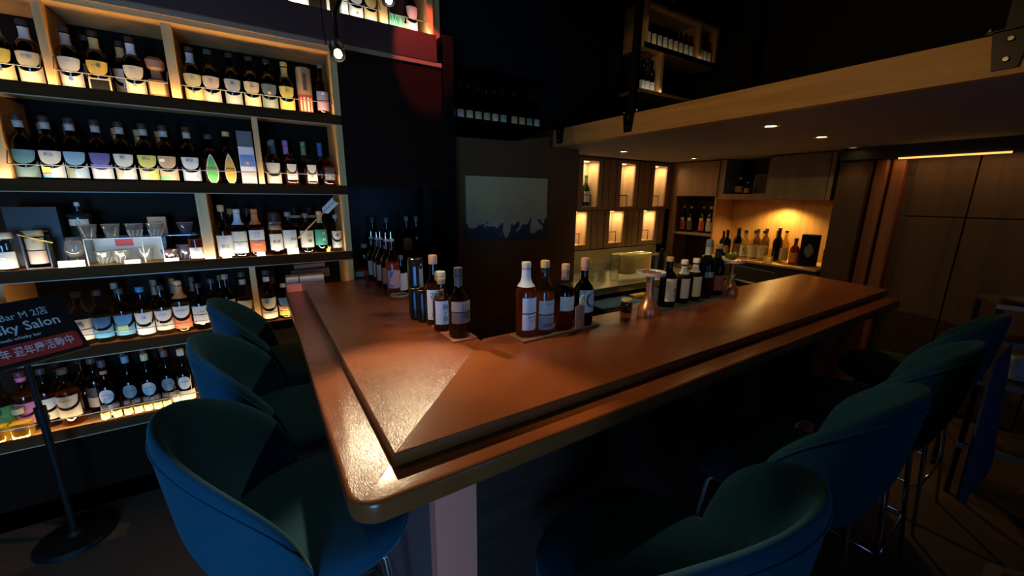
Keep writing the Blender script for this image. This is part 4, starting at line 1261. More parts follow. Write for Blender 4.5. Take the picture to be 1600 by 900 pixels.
for s_, size, xr, zz, sx_ in (('Bar M 2店', .040, .245, .068, .75), ('Whisky Salon', .056, .262, .018, .80), ('Single malt whisky bar', .018, .20, -.026, .9)):
    bd_ = 'Bar' not in s_
    vs, fs = text_tris(s_, bd_)
    wmax = max(v.x for v in vs) * size * sx_
    flat_text(MB(), s_, size, xr - wmax, zz, y=-.0012, bold=bd_, sx=sx_).build('lettering', INKS, brd)
m = MB()
pts = []
for (xx, zz, a) in ((.275, -.060, 0), (-.32, -.060, 90), (-.32, -.108, 180), (.275, -.108, 270)):
    for k in range(5):
        aa = R(a + k * 22.5)
        pts.append((xx + .012 * math.cos(aa), -.0008, zz + .012 * math.sin(aa)))
m.v = pts
m.f = [tuple(range(len(pts)))]
m.build('red_band', flat((.28, .012, .012), .5), brd)
vs, fs = text_tris('年 週年慶活動中', True)
wmax = max(v.x for v in vs) * .044 * .6
flat_text(MB(), '年 週年慶活動中', .044, .268 - wmax, -.084, y=-.0014, bold=True, sx=.6).build('lettering', flat((.52, .40, .36), .6), brd)

# ------------------------------------------------------------------ things on the bar counter
CZ = 1.05
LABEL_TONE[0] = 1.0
GA = 'bottles lined along the inner edge of the short bar leg'
def coaster(label, x0, x1, y0, y1, col, rz=0, name='coaster', h=.006, slats=0):
    o = MB().box(-(x1 - x0) / 2, (x1 - x0) / 2, -(y1 - y0) / 2, (y1 - y0) / 2, 0, h).build(name, col, None, bevel=.0015)
    o.location = ((x0 + x1) / 2, (y0 + y1) / 2, CZ + .0004)
    o.rotation_euler = (0, 0, rz)
    return tag(o, label, 'tray')


coaster('narrow pinkish brown leather mat under the bottles nearest the inner bar corner', .528, .622, 1.205, 1.528, flat((.34, .12, .085), .5), .0, 'bottle_mat', .005)
coaster('low pale wooden board under the four bottles at the inner bar corner', .735, 1.105, 1.078, 1.168, wood((.16, .09, .045), (.24, .14, .07), 'X', .5), .02, 'serving_board', .008)
cz = CZ + .0056
cn = empty('drink_can', (.536, 1.602, CZ), .3, 'tall black can with blue stripe and grey panel behind the corked bottle', 'can', 'black cans on the bar')
MB().lathe([(.026, 0), (.033, .006), (.033, .232), (.028, .242), (.030, .246), (.027, .2465), (.026, .242)], seg=28).build('body', flat((.012, .014, .018), .25, .4), cn, smooth=40)
MB().lathe([(.0295, .2436), (.0305, .2465), (.0295, .248)], seg=24, capends=False).build('rim', STEEL, cn)
arc_sheet(MB(), .0335, .17, lambda t: .215, lambda t: .12, 6, a0=-PI / 2 - .75).build('blue_stripe', flat((.05, .20, .55), .4), cn)
arc_sheet(MB(), .0335, .34, lambda t: .205, lambda t: .125, 6, a0=-PI / 2 + .15).build('grey_panel', flat((.30, .30, .29), .5), cn)
round_text(MB(), '▲', .03, .0338, .215, -PI / 2 + .15).build('lettering', flat((.6, .6, .6), .5), cn)
for (x, y, lb) in ((.511, 1.545, 'short black can in front of the tall black can'), (.526, 1.498, 'short black can beside the corked white-label bottle')):
    c2 = empty('drink_can', (x, y, CZ), .2, lb, 'can', 'black cans on the bar')
    MB().lathe([(.018, 0), (.0225, .005), (.0225, .122), (.019, .130), (.0205, .133), (.0185, .1335), (.018, .130)], seg=24).build('body', flat((.012, .014, .016), .25, .4), c2, smooth=40)
    MB().lathe([(.0202, .1305), (.0210, .1335), (.0200, .135)], seg=22, capends=False).build('rim', STEEL, c2)
    round_text(MB(), '●', .022, .0232, .028, -PI / 2 + .2).build('emblem', flat((.50, .48, .42), .5), c2)
    arc_sheet(MB(), .0229, .12, lambda t: .118, lambda t: .05, 4, a0=-PI / 2 - .7).build('blue_stripe', flat((.04, .15, .40), .4), c2)
bottle('corked bottle with black and white illustrated label beside the black cans', (.553, 1.442, cz), H=.272, Rr=.037, kind='whisky', gl=(.75, .66, .52), lq=(.40, .22, .10), fill=.58, cap=(.60, .33, .18), capr=.017, lab='rect', c1=(.62, .64, .66), lz=(.08, .52), group=GA, ink=(.03, .03, .05),
       txt=[('花', .034, .42, (.05, .05, .07), -.35), ('鳥', .036, .26, (.05, .05, .07), .35), ('月', .026, .14, (.05, .05, .07), -.4), ('風', .028, .44, (.05, .05, .07), .45)])
bottle('small round-shouldered bottle with pale blue calligraphy label in front of the corked bottle', (.548, 1.352, cz), H=.196, Rr=.034, kind='round', gl=(.76, .66, .50), lq=(.38, .20, .08), fill=.55, cap=(.30, .22, .12), lab='rect', c1=(.50, .60, .70), lz=(.14, .60), group=GA, txt=[('駒', .022, .47, (.05, .05, .06)), ('ヶ', .015, .36, (.05, .05, .06)), ('岳', .020, .25, (.05, .05, .06))])
bottle('round-shouldered bottle with wide silver cap behind the calligraphy bottle', (.601, 1.492, cz), H=.195, Rr=.028, kind='decanter', gl=(.7, .66, .6), lq=(.35, .17, .05), fill=.5, cap=(.60, .62, .62), capr=.022, group=GA)
bottle('dark amber bottle with taupe calligraphy label on the pinkish mat, nearest the inner corner', (.574, 1.256, cz), H=.250, Rr=.039, kind='whisky', gl=(.62, .42, .26), lq=(.24, .10, .04), fill=.56, cap=(.03, .03, .04), neck=(.05, .06, .07), ntop=(.74, .89), lab='double', c1=(.33, .27, .23), c2=(.15, .11, .09), lz=(.22, .54), group=GA, txt=[('山', .034, .45, (.05, .04, .04), .25), ('崎', .034, .33, (.05, .04, .04), .25)])
# board with four bottles
GB = 'bottles on the wooden board at the inner bar corner'
bz = CZ + .0092
bottle('amber bottle with tall white capsule and white labels on the wooden board, leftmost', (.779, 1.130, bz), H=.268, Rr=.0375, kind='tall', gl=(.85, .75, .6), lq=(.55, .28, .12), fill=.63, cap=(.66, .62, .56), capr=.0165, neck=(.66, .70, .76), ntop=(.68, .93), lab='double', c1=(.60, .64, .70), c2=(.66, .66, .68), lz=(.10, .54), txt=[('KANOSUKE', .0088, .28), ('SINGLE MALT', .0056, .235), ('WHISKY', .005, .20), ('●', .024, .42, (.50, .22, .06), .75)], face=.25, group=GB)
bottle('clear-necked bottle with grey landscape label and cork on the wooden board', (.858, 1.125, bz), H=.268, Rr=.037, kind='round', gl=(.90, .90, .86), lq=(.55, .30, .14), fill=.55, cap=(.66, .42, .16), capr=.0165, neck=(.02, .02, .02), ntop=(.845, .905), lab='double', c1=(.50, .50, .47), c2=(.30, .30, .29), lz=(.06, .47), txt=[('Single Malt', .0085, .43)], deco=[(.3, .25, .19, .23, (.52, .26, .16)), (-.1, .6, .10, .15, (.16, .16, .16))], group=GB)
bottle('bottle with cork and amber paper tag hanging from its neck on the wooden board', (.953, 1.122, bz), H=.248, Rr=.036, kind='round', gl=(.84, .84, .72), lq=(.45, .14, .05), fill=.40, cap=(.64, .42, .16), capr=.0155, neck=(.46, .22, .15), ntop=(.76, .915), lab='rect', c1=(.66, .62, .48), lz=(.30, .52), group=GB)
tg = empty('paper_tag', (.985, 1.068, bz + .03), 0, 'amber patterned paper tag hanging on a white ring before the third corked bottle', 'tag')
m = MB().box(-.034, .034, -.002, .0, -.022, .070)
m.build('tag', wood((.34, .15, .07), (.62, .36, .22), 'Z', .5, 8, .02), tg, rot=(0, R(-3), R(18)), bevel=.003)
m = MB()
m.tube([(.012 + .016 * math.cos(a), -.001 - .002 * math.sin(a), .085 + .020 * math.sin(a)) for a in [2 * PI * i / 16 for i in range(17)]], .0022, 6)
m.build('ring', flat((.55, .62, .50), .4), tg, smooth=180)
bottle('black bottle with cream label and thin black circle on the wooden board, rightmost', (1.056, 1.128, bz), H=.262, Rr=.039, kind='whisky', gl=(.012, .016, .012), cap=(.62, .32, .20), capr=.0165, neck=(.56, .28, .18), ntop=(.82, .895), lab='rect', c1=(.66, .62, .54), lz=(.20, .54), txt=[('○', .085, .37, (.03, .03, .03), .30), ('●', .046, .37, (.52, .46, .38), .30)], group=GB)
# wine-necked bottles at the far end
GWN = 'slender bottles in a row at the far end of the bar'
for (x, y, gl_c, lq_c, l1, lb, H) in ((.556, 2.440, (.10, .12, .10), None, (.40, .37, .33), 'dark slender bottle with two grey labels at the far end of the bar row', .262),
                                   (.567, 2.360, (.12, .10, .08), None, (.36, .30, .26), 'dark slender bottle with tilted paper tag, second in the far bar row', .262),
                                   (.556, 2.235, (.45, .28, .14), (.35, .14, .04), (.46, .30, .18), 'amber slender bottle with tan label in the middle of the far bar row', .275),
                                   (.560, 2.135, (.50, .22, .12), (.35, .08, .03), (.40, .14, .08), 'reddish amber slender bottle behind the blue stamp bottle', .275),
                                   (.551, 2.000, (.92, .80, .62), (.80, .38, .10), (.40, .30, .34), 'bright amber slender bottle with blue and red stamp label', .290)):
    b = bottle(lb, (x, y, CZ), H=H, Rr=.034, kind='wine', gl=gl_c, lq=lq_c, fill=.58, cap=None, lab='rect', c1=l1, lz=(.14, .46), group=GWN, deco=[(-.1, .5, .33, .44, (.06, .10, .34)), (-.1, .2, .36, .42, (.55, .08, .07))] if H == .290 else None)
    inst('stopper', mcache(('stp', H), lambda: MB().lathe([(.0135, .955 * H), (.0135, .985 * H), (.010, 1.0 * H)], seg=14).mesh('stopper', flat((.30, .30, .30), .3), 40)), b)
    inst('pourer', mcache(('pour', H), lambda: MB().lathe([(.0045, 1.0 * H), (.0035, 1.12 * H)], seg=10).mesh('pourer', CHROME, 40)), b)
tg = empty('paper_tag', (.560, 1.958, CZ + .085), .2, 'pink printed paper tag hanging on the bright amber bottle', 'tag')
MB().box(-.036, .0, -.0015, 0, -.03, .045).build('tag', flat((.52, .30, .28), .6), tg, rot=(0, R(24), 0))
bottle('low dark bottle with white label beside the bright amber bottle', (.600, 2.02, CZ), H=.20, Rr=.03, kind='whisky', gl=DKG, cap=(.1, .1, .1), lab='rect', c1=(.62, .60, .56), lz=(.1, .55))
gd = empty('glass_dish', (.556, 1.925, CZ + .0004), 0, 'small round glass dish at the foot of the bright amber bottle', 'dish')
MB().lathe([(.030, 0), (.040, .005), (.045, .016), (.043, .016), (.038, .008), (.002, .006)], seg=28).build('bowl', glassware((.70, .74, .68)), gd, smooth=40)
MB().lathe([(.0435, .0155), (.0455, .017), (.0435, .0185)], seg=28, capends=False).build('rim', CUTG(), gd)
bottle('crystal head-shaped decanter in shadow on the raised step', (.565, 2.70, 1.0925), H=.15, Rr=.042, kind='decanter', gl=(.45, .42, .38), cap=(.25, .24, .22), capr=.02, name='crystal_decanter', cat='decanter')
# dark shelf with bottles inside the alcove
sh = MB().box(.806, 1.055, 2.80, 2.995, 1.06, 1.095).build('alcove_shelf', BLACK)
tag(sh, 'black ledge inside the dark alcove carrying bottles', 'shelf')
GAL = 'dark bottles in the alcove beside the partition'
for (x, y, c, lb) in ((.680, 2.92, (.10, .10, .10), 'dark bottle in the alcove, leftmost in the shadow'), (.745, 2.80, (.20, .20, .20), 'dark bottle with pale cap in the alcove, middle'), (.905, 2.86, (.36, .35, .33), 'dark bottle with tan label in the alcove'), (.985, 2.88, (.2, .2, .2), 'dark bottle nearest the partition in the alcove')):
    bottle(lb, (x, y, 1.095 if x > .9 else 1.0925), H=.31, Rr=.038, kind='whisky', gl=(.03, .035, .03), cap=c, lab='rect' if x > .84 and x < .95 else None, c1=(.40, .24, .09), lz=(.22, .50), group=GAL, txt=[('●', .025, .38, (.2, .1, .04))] if .84 < x < .95 else None)

# pedestal cups, bottles and mat on the long side
mt = coaster('long dark rubber mat with pale front edge under the bottles by the copper stands', 1.455, 2.02, 1.065, 1.175, flat((.045, .040, .038), .6), 0, 'bar_mat', .005)
MB().box(-.28, .28, -.0556, -.0552, .0003, .0048).build('pale_edge', flat((.35, .28, .23), .7), mt)  # pale strip along the front of the mat
mz = CZ + .0058
GCU = 'copper pedestal stands on the bar'
for (x, y, h, lb) in ((1.412, 1.095, .175, 'copper pedestal stand with a white-rimmed dish of copper bits, nearer one'), (2.110, 1.125, .170, 'copper pedestal stand with a white-rimmed dish holding two limes, farther one')):
    p = empty('pedestal_stand', (x, y, CZ + .0006), 0, lb, 'stand', GCU)
    MB().lathe([(.046, 0), (.046, .012), (.044, .030), (.030, .052), (.020, .075), (.016, .11), (.0155, h - .004), (.030, h)], seg=36).build('pedestal', COPPER, p, smooth=50)
    MB().lathe([(.050, h), (.060, h + .003), (.062, h + .016), (.058, h + .016), (.054, h + .006), (.001, h + .005)], seg=36).build('dish', flat((.52, .54, .58), .4), p, smooth=40)
    m = MB()
    random.seed(int(x * 100))
    for i in range(14):
        a, rr_ = random.uniform(0, 2 * PI), random.uniform(.005, .044)
        m.lathe([(.004, 0), (.010, .003), (.010, .008), (.003, .011)], c=(rr_ * math.cos(a), rr_ * math.sin(a), h + .008), seg=7)
    o = m.build('copper_bits', COPPER, p)
    o['kind'] = 'stuff'
GLM = 'limes on the farther copper stand'
for (dx, dy, lb) in ((-.022, .010, 'green lime on the farther copper stand, left one'), (.018, .004, 'green lime on the farther copper stand, right one')):
    m = MB()
    m.lathe([(.001, -.023), (.008, -.0195), (.015, -.013), (.0185, 0), (.015, .013), (.008, .0195), (.004, .022), (.003, .0265), (.001, .027)], seg=18)
    o = m.build('lime', flat((.22, .32, .03), .4), None, smooth=180)
    o.location = (2.110 + dx, 1.125 + dy, CZ + .170 + .036)
    o.rotation_euler = (R(84), 0, R(50 + 900 * dx))
    tag(o, lb, 'lime', GLM)
GC_ = 'bottles on the dark mat between the copper stands'
bottle('dark bottle with white calligraphy label and brown cap, left on the dark mat', (1.585, 1.130, mz), H=.232, Rr=.0375, kind='round', gl=(.08, .06, .04), cap=(.50, .32, .12), capr=.0165, lab='rect', c1=(.66, .60, .44), lz=(.12, .58), txt=[('余', .026, .34, (.04, .03, .03), .1), ('市', .022, .22, (.04, .03, .03), .1)], group=GC_)
bottle('bottle with white cap and black brushed characters, second on the dark mat', (1.705, 1.135, mz), H=.208, Rr=.033, kind='round', gl=(.45, .40, .28), lq=(.30, .16, .05), fill=.5, cap=(.70, .68, .56), capr=.0165, neck=(.64, .62, .50), ntop=(.68, .86), lab='rect', c1=(.66, .61, .44), lz=(.12, .58), txt=[('宮', .022, .46, (.04, .03, .03), .3), ('城', .022, .31, (.04, .03, .03), .3), ('峡', .022, .17, (.04, .03, .03), .3)], group=GC_)
bottle('bottle with white cap and plain cream label, third on the dark mat', (1.800, 1.135, mz), H=.208, Rr=.033, kind='round', gl=(.30, .22, .14), lq=(.25, .12, .04), fill=.5, cap=(.70, .68, .58), capr=.0165, neck=(.66, .64, .54), ntop=(.68, .86), lab='rect', c1=(.66, .58, .36), lz=(.10, .58), txt=[('竹', .018, .46, (.2, .12, .05), .4), ('鶴', .018, .30, (.2, .12, .05), .4)], group=GC_)
bottle('tall dark green bottle with silver neck and blue-grey label band on the dark mat', (1.900, 1.140, mz), H=.295, Rr=.037, kind='round', gl=(.05, .09, .07), cap=(.16, .20, .20), neck=(.34, .42, .44), ntop=(.74, .91), lab='rect', c1=(.12, .22, .28), lz=(.36, .46), group=GC_)
bottle('green glass bottle with tan capsule behind the farther copper stand', (2.010, 1.150, mz), H=.265, Rr=.041, kind='round', gl=(.16, .22, .12), cap=(.62, .40, .16), neck=(.02, .02, .02), ntop=(.78, .86), lq=(.2, .08, .03), fill=.4, lab='rect', c1=(.20, .08, .05), lz=(.10, .40), group=GC_)
lf = empty('green_leaf', (2.035, 1.065, CZ + .03), .6, 'single green leaf with pale edge leaning against the farther copper stand', 'leaf')
m = MB()
n = 9
for i in range(n + 1):
    t = i / n
    w = .020 * math.sin(PI * t) ** .8 + .0008
    yy = .02 * math.sin(PI * t)
    m.v += [(-w, yy, t * .12 - .028), (0, yy - .004, t * .12 - .028), (w, yy, t * .12 - .028)]
for i in range(n):
    a = 3 * i
    m.f += [(a, a + 1, a + 4, a + 3), (a + 1, a + 2, a + 5, a + 4)]
o = m.build('blade', flat((.10, .22, .10), .5), lf, smooth=180)
sm = o.modifiers.new('thick', 'SOLIDIFY')
sm.thickness = .0012
jg = empty('jigger_jar', (1.505, 1.150, CZ + .0006), 0, 'small clear jar of metal picks behind the nearer copper stand', 'jar')
MB().lathe([(.024, 0), (.027, .004), (.027, .095), (.0245, .095), (.0245, .008), (.001, .006)], seg=24).build('jar', glassware((.82, .84, .78)), jg, smooth=40)
for i in range(6):
    a = i * 1.1
    MB().tube([(.008 * math.cos(a), .008 * math.sin(a), .012), (.017 * math.cos(a), .017 * math.sin(a), .105)], .0016, 6).build('pick', CHROME, jg)
bottle('short clear jar with brass lid beside the nearer copper stand', (1.352, 1.165, CZ), H=.062, Rr=.026, kind='jar', gl=(.7, .66, .45), cap=(.55, .42, .16), name='spice_jar', cat='jar', lq=(.4, .3, .08), fill=.6)

# ------------------------------------------------------------------ the print on the partition (plain generic stand-in)
def art_mat():
    m, nt, b = nmat('print')
    N = nt.nodes.new
    L = nt.links.new
    tc = N('ShaderNodeTexCoord')
    sep = N('ShaderNodeSeparateXYZ')
    n1 = N('ShaderNodeTexNoise')
    n1.inputs['Scale'].default_value = 5.0
    n1.inputs['Detail'].default_value = 7
    n1.inputs['Distortion'].default_value = 1.4
    L(tc.outputs['Object'], n1.inputs['Vector'])
    L(tc.outputs['Object'], sep.inputs[0])
    mul = N('ShaderNodeMath')
    mul.operation = 'MULTIPLY_ADD'
    mul.inputs[1].default_value = 1.5
    mul.inputs[2].default_value = 0.36
    L(sep.outputs['Z'], mul.inputs[0])
    add = N('ShaderNodeMath')
    add.operation = 'ADD'
    L(mul.outputs[0], add.inputs[0])
    L(n1.outputs['Fac'], add.inputs[1])
    cr = N('ShaderNodeValToRGB')
    e = cr.color_ramp.elements
    e[0].position, e[0].color = .60, (.045, .055, .075, 1)
    e[1].position, e[1].color = 1.05, (.70, .52, .24, 1)
    k = e.new(.68)
    k.color = (.06, .07, .09, 1)
    k = e.new(.71)
    k.color = (.60, .52, .34, 1)
    k = e.new(.84)
    k.color = (.60, .46, .23, 1)
    L(add.outputs[0], cr.inputs[0])
    L(cr.outputs[0], b.inputs['Base Color'])
    b.inputs['Roughness'].default_value = .8
    return m


pic = empty('canvas_print', (1.660, 2.664, 1.462), 0, 'unframed canvas print in cream and dark indigo patches on the brown partition', 'picture')
MB().box(-.368, .368, -.008, .0155, -.236, .236).build('canvas', art_mat(), pic, bevel=.002)
MB().box(-.350, .350, .0156, .0158, -.22, .22).build('stretcher', DARKW, pic)

# ------------------------------------------------------------------ bottle lockers on the back wall
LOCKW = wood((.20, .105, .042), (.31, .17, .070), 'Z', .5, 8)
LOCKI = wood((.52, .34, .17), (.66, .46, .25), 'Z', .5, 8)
YL = 3.02


def locker(label, c, z0, z1, oz0, oz1, w=.265, ow=.105):
    r = empty('bottle_locker', (c, YL, z0), 0, label, 'locker', 'lit wooden bottle lockers on the back wall')
    h, a, b = z1 - z0, oz0 - z0, oz1 - z0
    m = MB()
    dw = .165
    m.box(-dw, -ow, 0, .018, 0, h).box(ow, dw, 0, .018, 0, h).box(-ow, ow, 0, .018, 0, a).box(-ow, ow, 0, .018, b, h)
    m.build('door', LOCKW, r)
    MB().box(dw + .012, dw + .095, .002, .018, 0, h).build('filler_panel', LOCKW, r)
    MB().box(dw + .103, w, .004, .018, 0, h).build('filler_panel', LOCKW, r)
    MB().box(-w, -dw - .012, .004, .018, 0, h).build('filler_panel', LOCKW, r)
    MB().box(-w, w, .019, .024, 0, h - .001).box(-.3 * 0 - w, -ow - .012, .024, .03, 0, h - .001).build('backing', DARKW, r) if False else None
    m = MB()
    m.box(-ow - .03, -ow, .018, .16, a - .012, b + .012).box(ow, ow + .03, .018, .16, a - .012, b + .012)
    m.box(-ow, ow, .018, .16, a - .012, a).box(-ow, ow, .018, .16, b, b + .012).box(-ow - .03, ow + .03, .16, .17, a - .012, b + .012)
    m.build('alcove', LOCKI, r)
    k = MB()
    for x in (-.055, .055):
        k.tube([(x, .05, a + .001), (x, .05, a + .115)], .004, 8)
    k.tube([(-.055, .05, a + .115), (.055, .05, a + .115)], .004, 8)
    k.build('bottle_rack', BLACKM, r)
    MB().box(-.03, .03, .07, .10, b - .006, b - .0005).build('lamp', emit((1, .75, .4), 6.0), r)
    light('locker_lamp', 'AREA', (c, YL + .085, oz1 - .010), 1.1, (1, .74, .40), rot=(0, 0, 0), shape='RECTANGLE', size=.10, size_y=.03)
    return r


row1 = ((2.845, 'upper row locker holding a green bottle, beside the dark partition'), (3.380, 'upper row locker with a white-necked bottle, in the middle'), (3.912, 'upper row locker nearest the corner, almost empty'))
row2 = ((2.713, 'lower row locker half hidden by the dark partition'), (3.245, 'lower row locker with a white bottle, under the middle'), (3.777, 'lower row locker with pink-labelled pots, nearest the corner'))
for c, lb in row1:
    locker(lb, c, 1.428, 1.938, 1.462, 1.905)
for c, lb in row2:
    locker(lb, c, 1.025, 1.422, 1.075, 1.412)
GLK = 'bottles in the lit lockers'
bottle('green bottle with white label in the upper locker beside the partition', (2.885, YL + .112, 1.4625), H=.31, Rr=.042, kind='wine', gl=(.10, .35, .08), cap=(.05, .22, .05), lab='rect', c1=(.66, .66, .58), lz=(.14, .48), neck=(.05, .25, .06), ntop=(.76, .95), group=GLK)
for (x, z, lb) in ((3.325, 1.4625, 'pale bottle at the left side of the middle upper locker'), (3.855, 1.4625, 'small pale bottle at the left side of the corner upper locker'), (3.19, 1.0755, 'white bottle at the left side of the lower middle locker')):
    bottle(lb, (x, YL + .10, z), H=.29 if z > 1.2 and x < 3.5 else .25, Rr=.034, kind='whisky', gl=(.6, .58, .5), cap=(.6, .6, .56), neck=(.62, .6, .55), lab='rect', c1=(.72, .70, .64), lz=(.1, .5), group=GLK)
p = empty('stacked_pots', (3.720, YL + .09, 1.0755), 0, 'white and pink labelled pots stacked in the lower corner locker', 'pots')
for i, c in enumerate(((.70, .50, .38), (.72, .62, .52), (.74, .70, .62))):
    MB().lathe([(.030, i * .062), (.033, i * .062 + .004), (.033, i * .062 + .048), (.026, i * .062 + .058)], seg=18).build('pot', flat(c, .5), p, smooth=40)
# wall behind and beside the lockers
struct(MB().box(2.37, 4.18, 3.195, 3.199, 0.0, 1.95).build('wall_lockers', DARKW))
struct(MB().box(2.45, 4.13, 3.026, 3.034, 1.024, 1.940).box(2.45, 4.13, 3.03, 3.19, 1.940, 1.95).build('trim_11', flat((.03, .018, .01), .7))) if False else None

# ------------------------------------------------------------------ back bar: stainless bench and things on it
bench = empty('steel_bench', (3.05, 2.80, 0), 0, 'stainless steel work bench with grimy backsplash below the lockers', 'bench')
def bn(mb, name, mat, **k):
    o = mb.build(name, mat, bench, **k)
    o.location = (-3.05, -2.80, 0)
    return o


STEELW = flat((.42, .40, .30), .42, .9)
bn(MB().box(2.20, 3.90, 2.35, 3.00, .780, .800), 'top', STEELW, bevel=.003)
bn(MB().box(2.20, 3.90, 2.345, 2.352, .740, .798), 'front_lip', flat((.35, .33, .28), .3, 1.0))
bn(MB().box(2.20, 3.90, 2.99, 3.01, .801, 1.018), 'backsplash', STEELW)
bn(MB().box(2.25, 3.85, 2.50, 2.98, .10, .775), 'cabinet', BLACKM)
bn(MB().box(2.20, 3.90, 2.08, 2.40, .680, .692), 'lower_shelf', flat((.22, .21, .18), .35, .9))
bn(MB().box(2.20, 3.90, 2.10, 2.35, .10, .679), 'cabinet', BLACKM)
GT = 'upturned tall glasses on the steel bench'
for i, (x, y) in enumerate(((2.52, 2.62), (2.60, 2.56), (2.68, 2.62), (2.755, 2.54), (2.46, 2.74), (2.56, 2.74), (2.66, 2.75), (2.75, 2.74))):
    g = empty('highball_glass', (x, y, .8006), 0, 'tall clear glass upside down on the steel bench, ' + ('front left by the black bottle', 'second in the front row', 'third in the front row', 'fourth in the front row', 'leftmost of the back row', 'second in the back row', 'third in the back row', 'last in the back row')[i], 'glass', GT)
    MB().lathe([(.036, 0), (.030, .15), (.028, .153), (.001, .153)], seg=18).build('wall', glassware((.84, .86, .78)), g, smooth=40)
tw = empty('folded_towel', (3.03, 2.62, .8), 0, 'yellowish cloth draped over a rack on the steel bench', 'towel')
m = MB()
n = 12
for j in range(9):
    for i in range(n + 1):
        u, v = i / n, j / 8
        yy = -.09 + .20 * max(0, v - .42) if v > .42 else -.09 + .012 * math.sin(u * 9)
        zz = .235 - .015 * u + .0 if v > .42 else .235 - .015 * u - (.42 - v) * .42 * (1 + .12 * math.sin(u * 7))
        m.v.append((-.23 + .46 * u, yy + .006 * math.sin(u * 14), zz + .006 * math.sin(u * 11 + v * 5)))
for j in range(8):
    for i in range(n):
        a = j * (n + 1) + i
        m.f.append((a, a + 1, a + n + 2, a + n + 1))
o = m.build('cloth', flat((.62, .50, .20), .9), tw, smooth=180)
sd = o.modifiers.new('thick', 'SOLIDIFY')
sd.thickness = .008
k = MB()
for x in (-.22, .22):
    for y in (-.07, .03):
        k.tube([(x, y, .001), (x, y, .225)], .004, 8)
k.tube([(-.22, -.07, .225), (.22, -.07, .225)], .004, 8).tube([(-.22, .03, .225), (.22, .03, .225)], .004, 8)
k.build('rack', STEEL, tw)
bc = empty('blue_cloth', (2.42, 2.22, .6972), 0, 'blue cloth laid flat on the lower steel shelf', 'cloth')
m = MB()
for j in range(7):
    for i in range(11):
        m.v.append((-.24 + .048 * i, -.12 + .04 * j, .010 + .003 * math.sin(i * 1.3) * math.cos(j)))
for j in range(6):
    for i in range(10):
        a = j * 11 + i
        m.f.append((a, a + 1, a + 12, a + 11))
o = m.build('cloth', flat((.04, .14, .34), .9), bc, smooth=180)
sd = o.modifiers.new('thick', 'SOLIDIFY')
sd.thickness = .008
sp = MB().box(-.09, .09, -.03, .03, 0, .03).build('sponge', flat((.75, .55, .06), .9), None, bevel=.006)
sp.location = (2.78, 2.27, .6926)
tag(sp, 'yellow sponge on the lower steel shelf', 'sponge')
for (x, y, w, d, h, c, lb) in ((3.42, 2.78, .13, .12, .19, (.46, .42, .40), 'pale grey carton on the steel bench'), (3.62, 2.76, .22, .14, .16, (.02, .035, .06), 'dark blue carton on the steel bench')):
    o = MB().box(-w / 2, w / 2, -d / 2, d / 2, 0, h).build('carton', flat(c, .6), None, bevel=.002)
    o.location = (x, y, .8004)
    tag(o, lb, 'box')
pp = empty('pepper_mill', (3.50, 2.60, .8004), 0, 'small dark pot with lid in front of the cartons on the steel bench', 'pot')
MB().lathe([(.03, 0), (.032, .004), (.032, .20), (.02, .215)], seg=18).build('body', BLACK, pp, smooth=40)
MB().lathe([(.018, .2152), (.022, .23), (.012, .245)], seg=14).build('lid', BLACKM, pp, smooth=40)

# ------------------------------------------------------------------ back bar right side (wall at x = 4.13)
CABW = wood((.26, .130, .046), (.36, .19, .072), 'Z', .5, 7)
CABG = wood((.22, .16, .10), (.28, .21, .135), 'Z', .6, 7, .02)
sc = empty('corner_cabinet', (4.13, 2.75, 0), 0, 'tall wooden corner cabinet with closed upper door and open bottle shelves', 'cabinet')
def sc_(mb, name, mat, **k):
    o = mb.build(name, mat, sc, **k)
    o.location = (-4.13, -2.75, 0)
    return o


sc_(MB().box(4.131, 4.50, 3.00, 3.02, .0, 1.945), 'side_panel', CABW)
sc_(MB().box(4.131, 4.50, 2.46, 2.48, .0, 1.945), 'side_panel', CABW)
sc_(MB().box(4.126, 4.148, 2.94, 3.02, .0, 1.945), 'stile', CABW)
sc_(MB().box(4.48, 4.50, 2.48, 3.00, .0, 1.945), 'back_panel', DARKW)
dr_ = MB().box(4.120, 4.138, 2.465, 2.938, 1.580, 1.942).build('door', CABW, sc, bevel=.002)
dr_.location = (-4.13, -2.75, 0)
MB().lathe([(.004, 0), (.005, .006), (.009, .012), (.007, .017)], seg=14).build('knob', flat((.35, .2, .1), .4), dr_, loc=(4.119, 2.50, 1.61), rot=(0, R(-90), 0))
sc_(MB().box(4.131, 4.48, 2.48, 3.00, 1.150, 1.172), 'shelf_board', CABW)
sc_(MB().box(4.131, 4.48, 2.48, 3.00, .760, .782), 'shelf_board', CABW)
sc_(MB().box(4.131, 4.48, 2.48, 3.00, 1.578, 1.598), 'shelf_board', CABW)
GSC = 'bottles in the open corner cabinet'
for (y, c, l1, lb) in ((2.905, (.3, .26, .2), (.46, .06, .02), 'bottle with red seal label in the corner cabinet, leftmost'), (2.815, (.35, .33, .28), (.10, .09, .08), 'dark bottle with pale neck tag between two red-sealed bottles'), (2.665, (.2, .2, .2), (.46, .06, .02), 'bottle with red seal label in the corner cabinet, right of centre'), (2.575, (.5, .48, .44), (.42, .38, .30), 'bottle with pale label in the corner cabinet, rightmost')):
    b = bottle(lb, (4.25, y, 1.172), H=.295, Rr=.038, kind='round', gl=(.08, .06, .04), cap=c, lab='rect', c1=l1, lz=(.08, .42), face=-PI / 2, group=GSC)
    inst('neck_tag', mcache(('ntg', y), lambda: arc_sheet(MB(), .0385, .6, lambda t: .165, lambda t: .128, 6).mesh('neck_tag', flat((.70, .42, .16), .6), 180)), b)
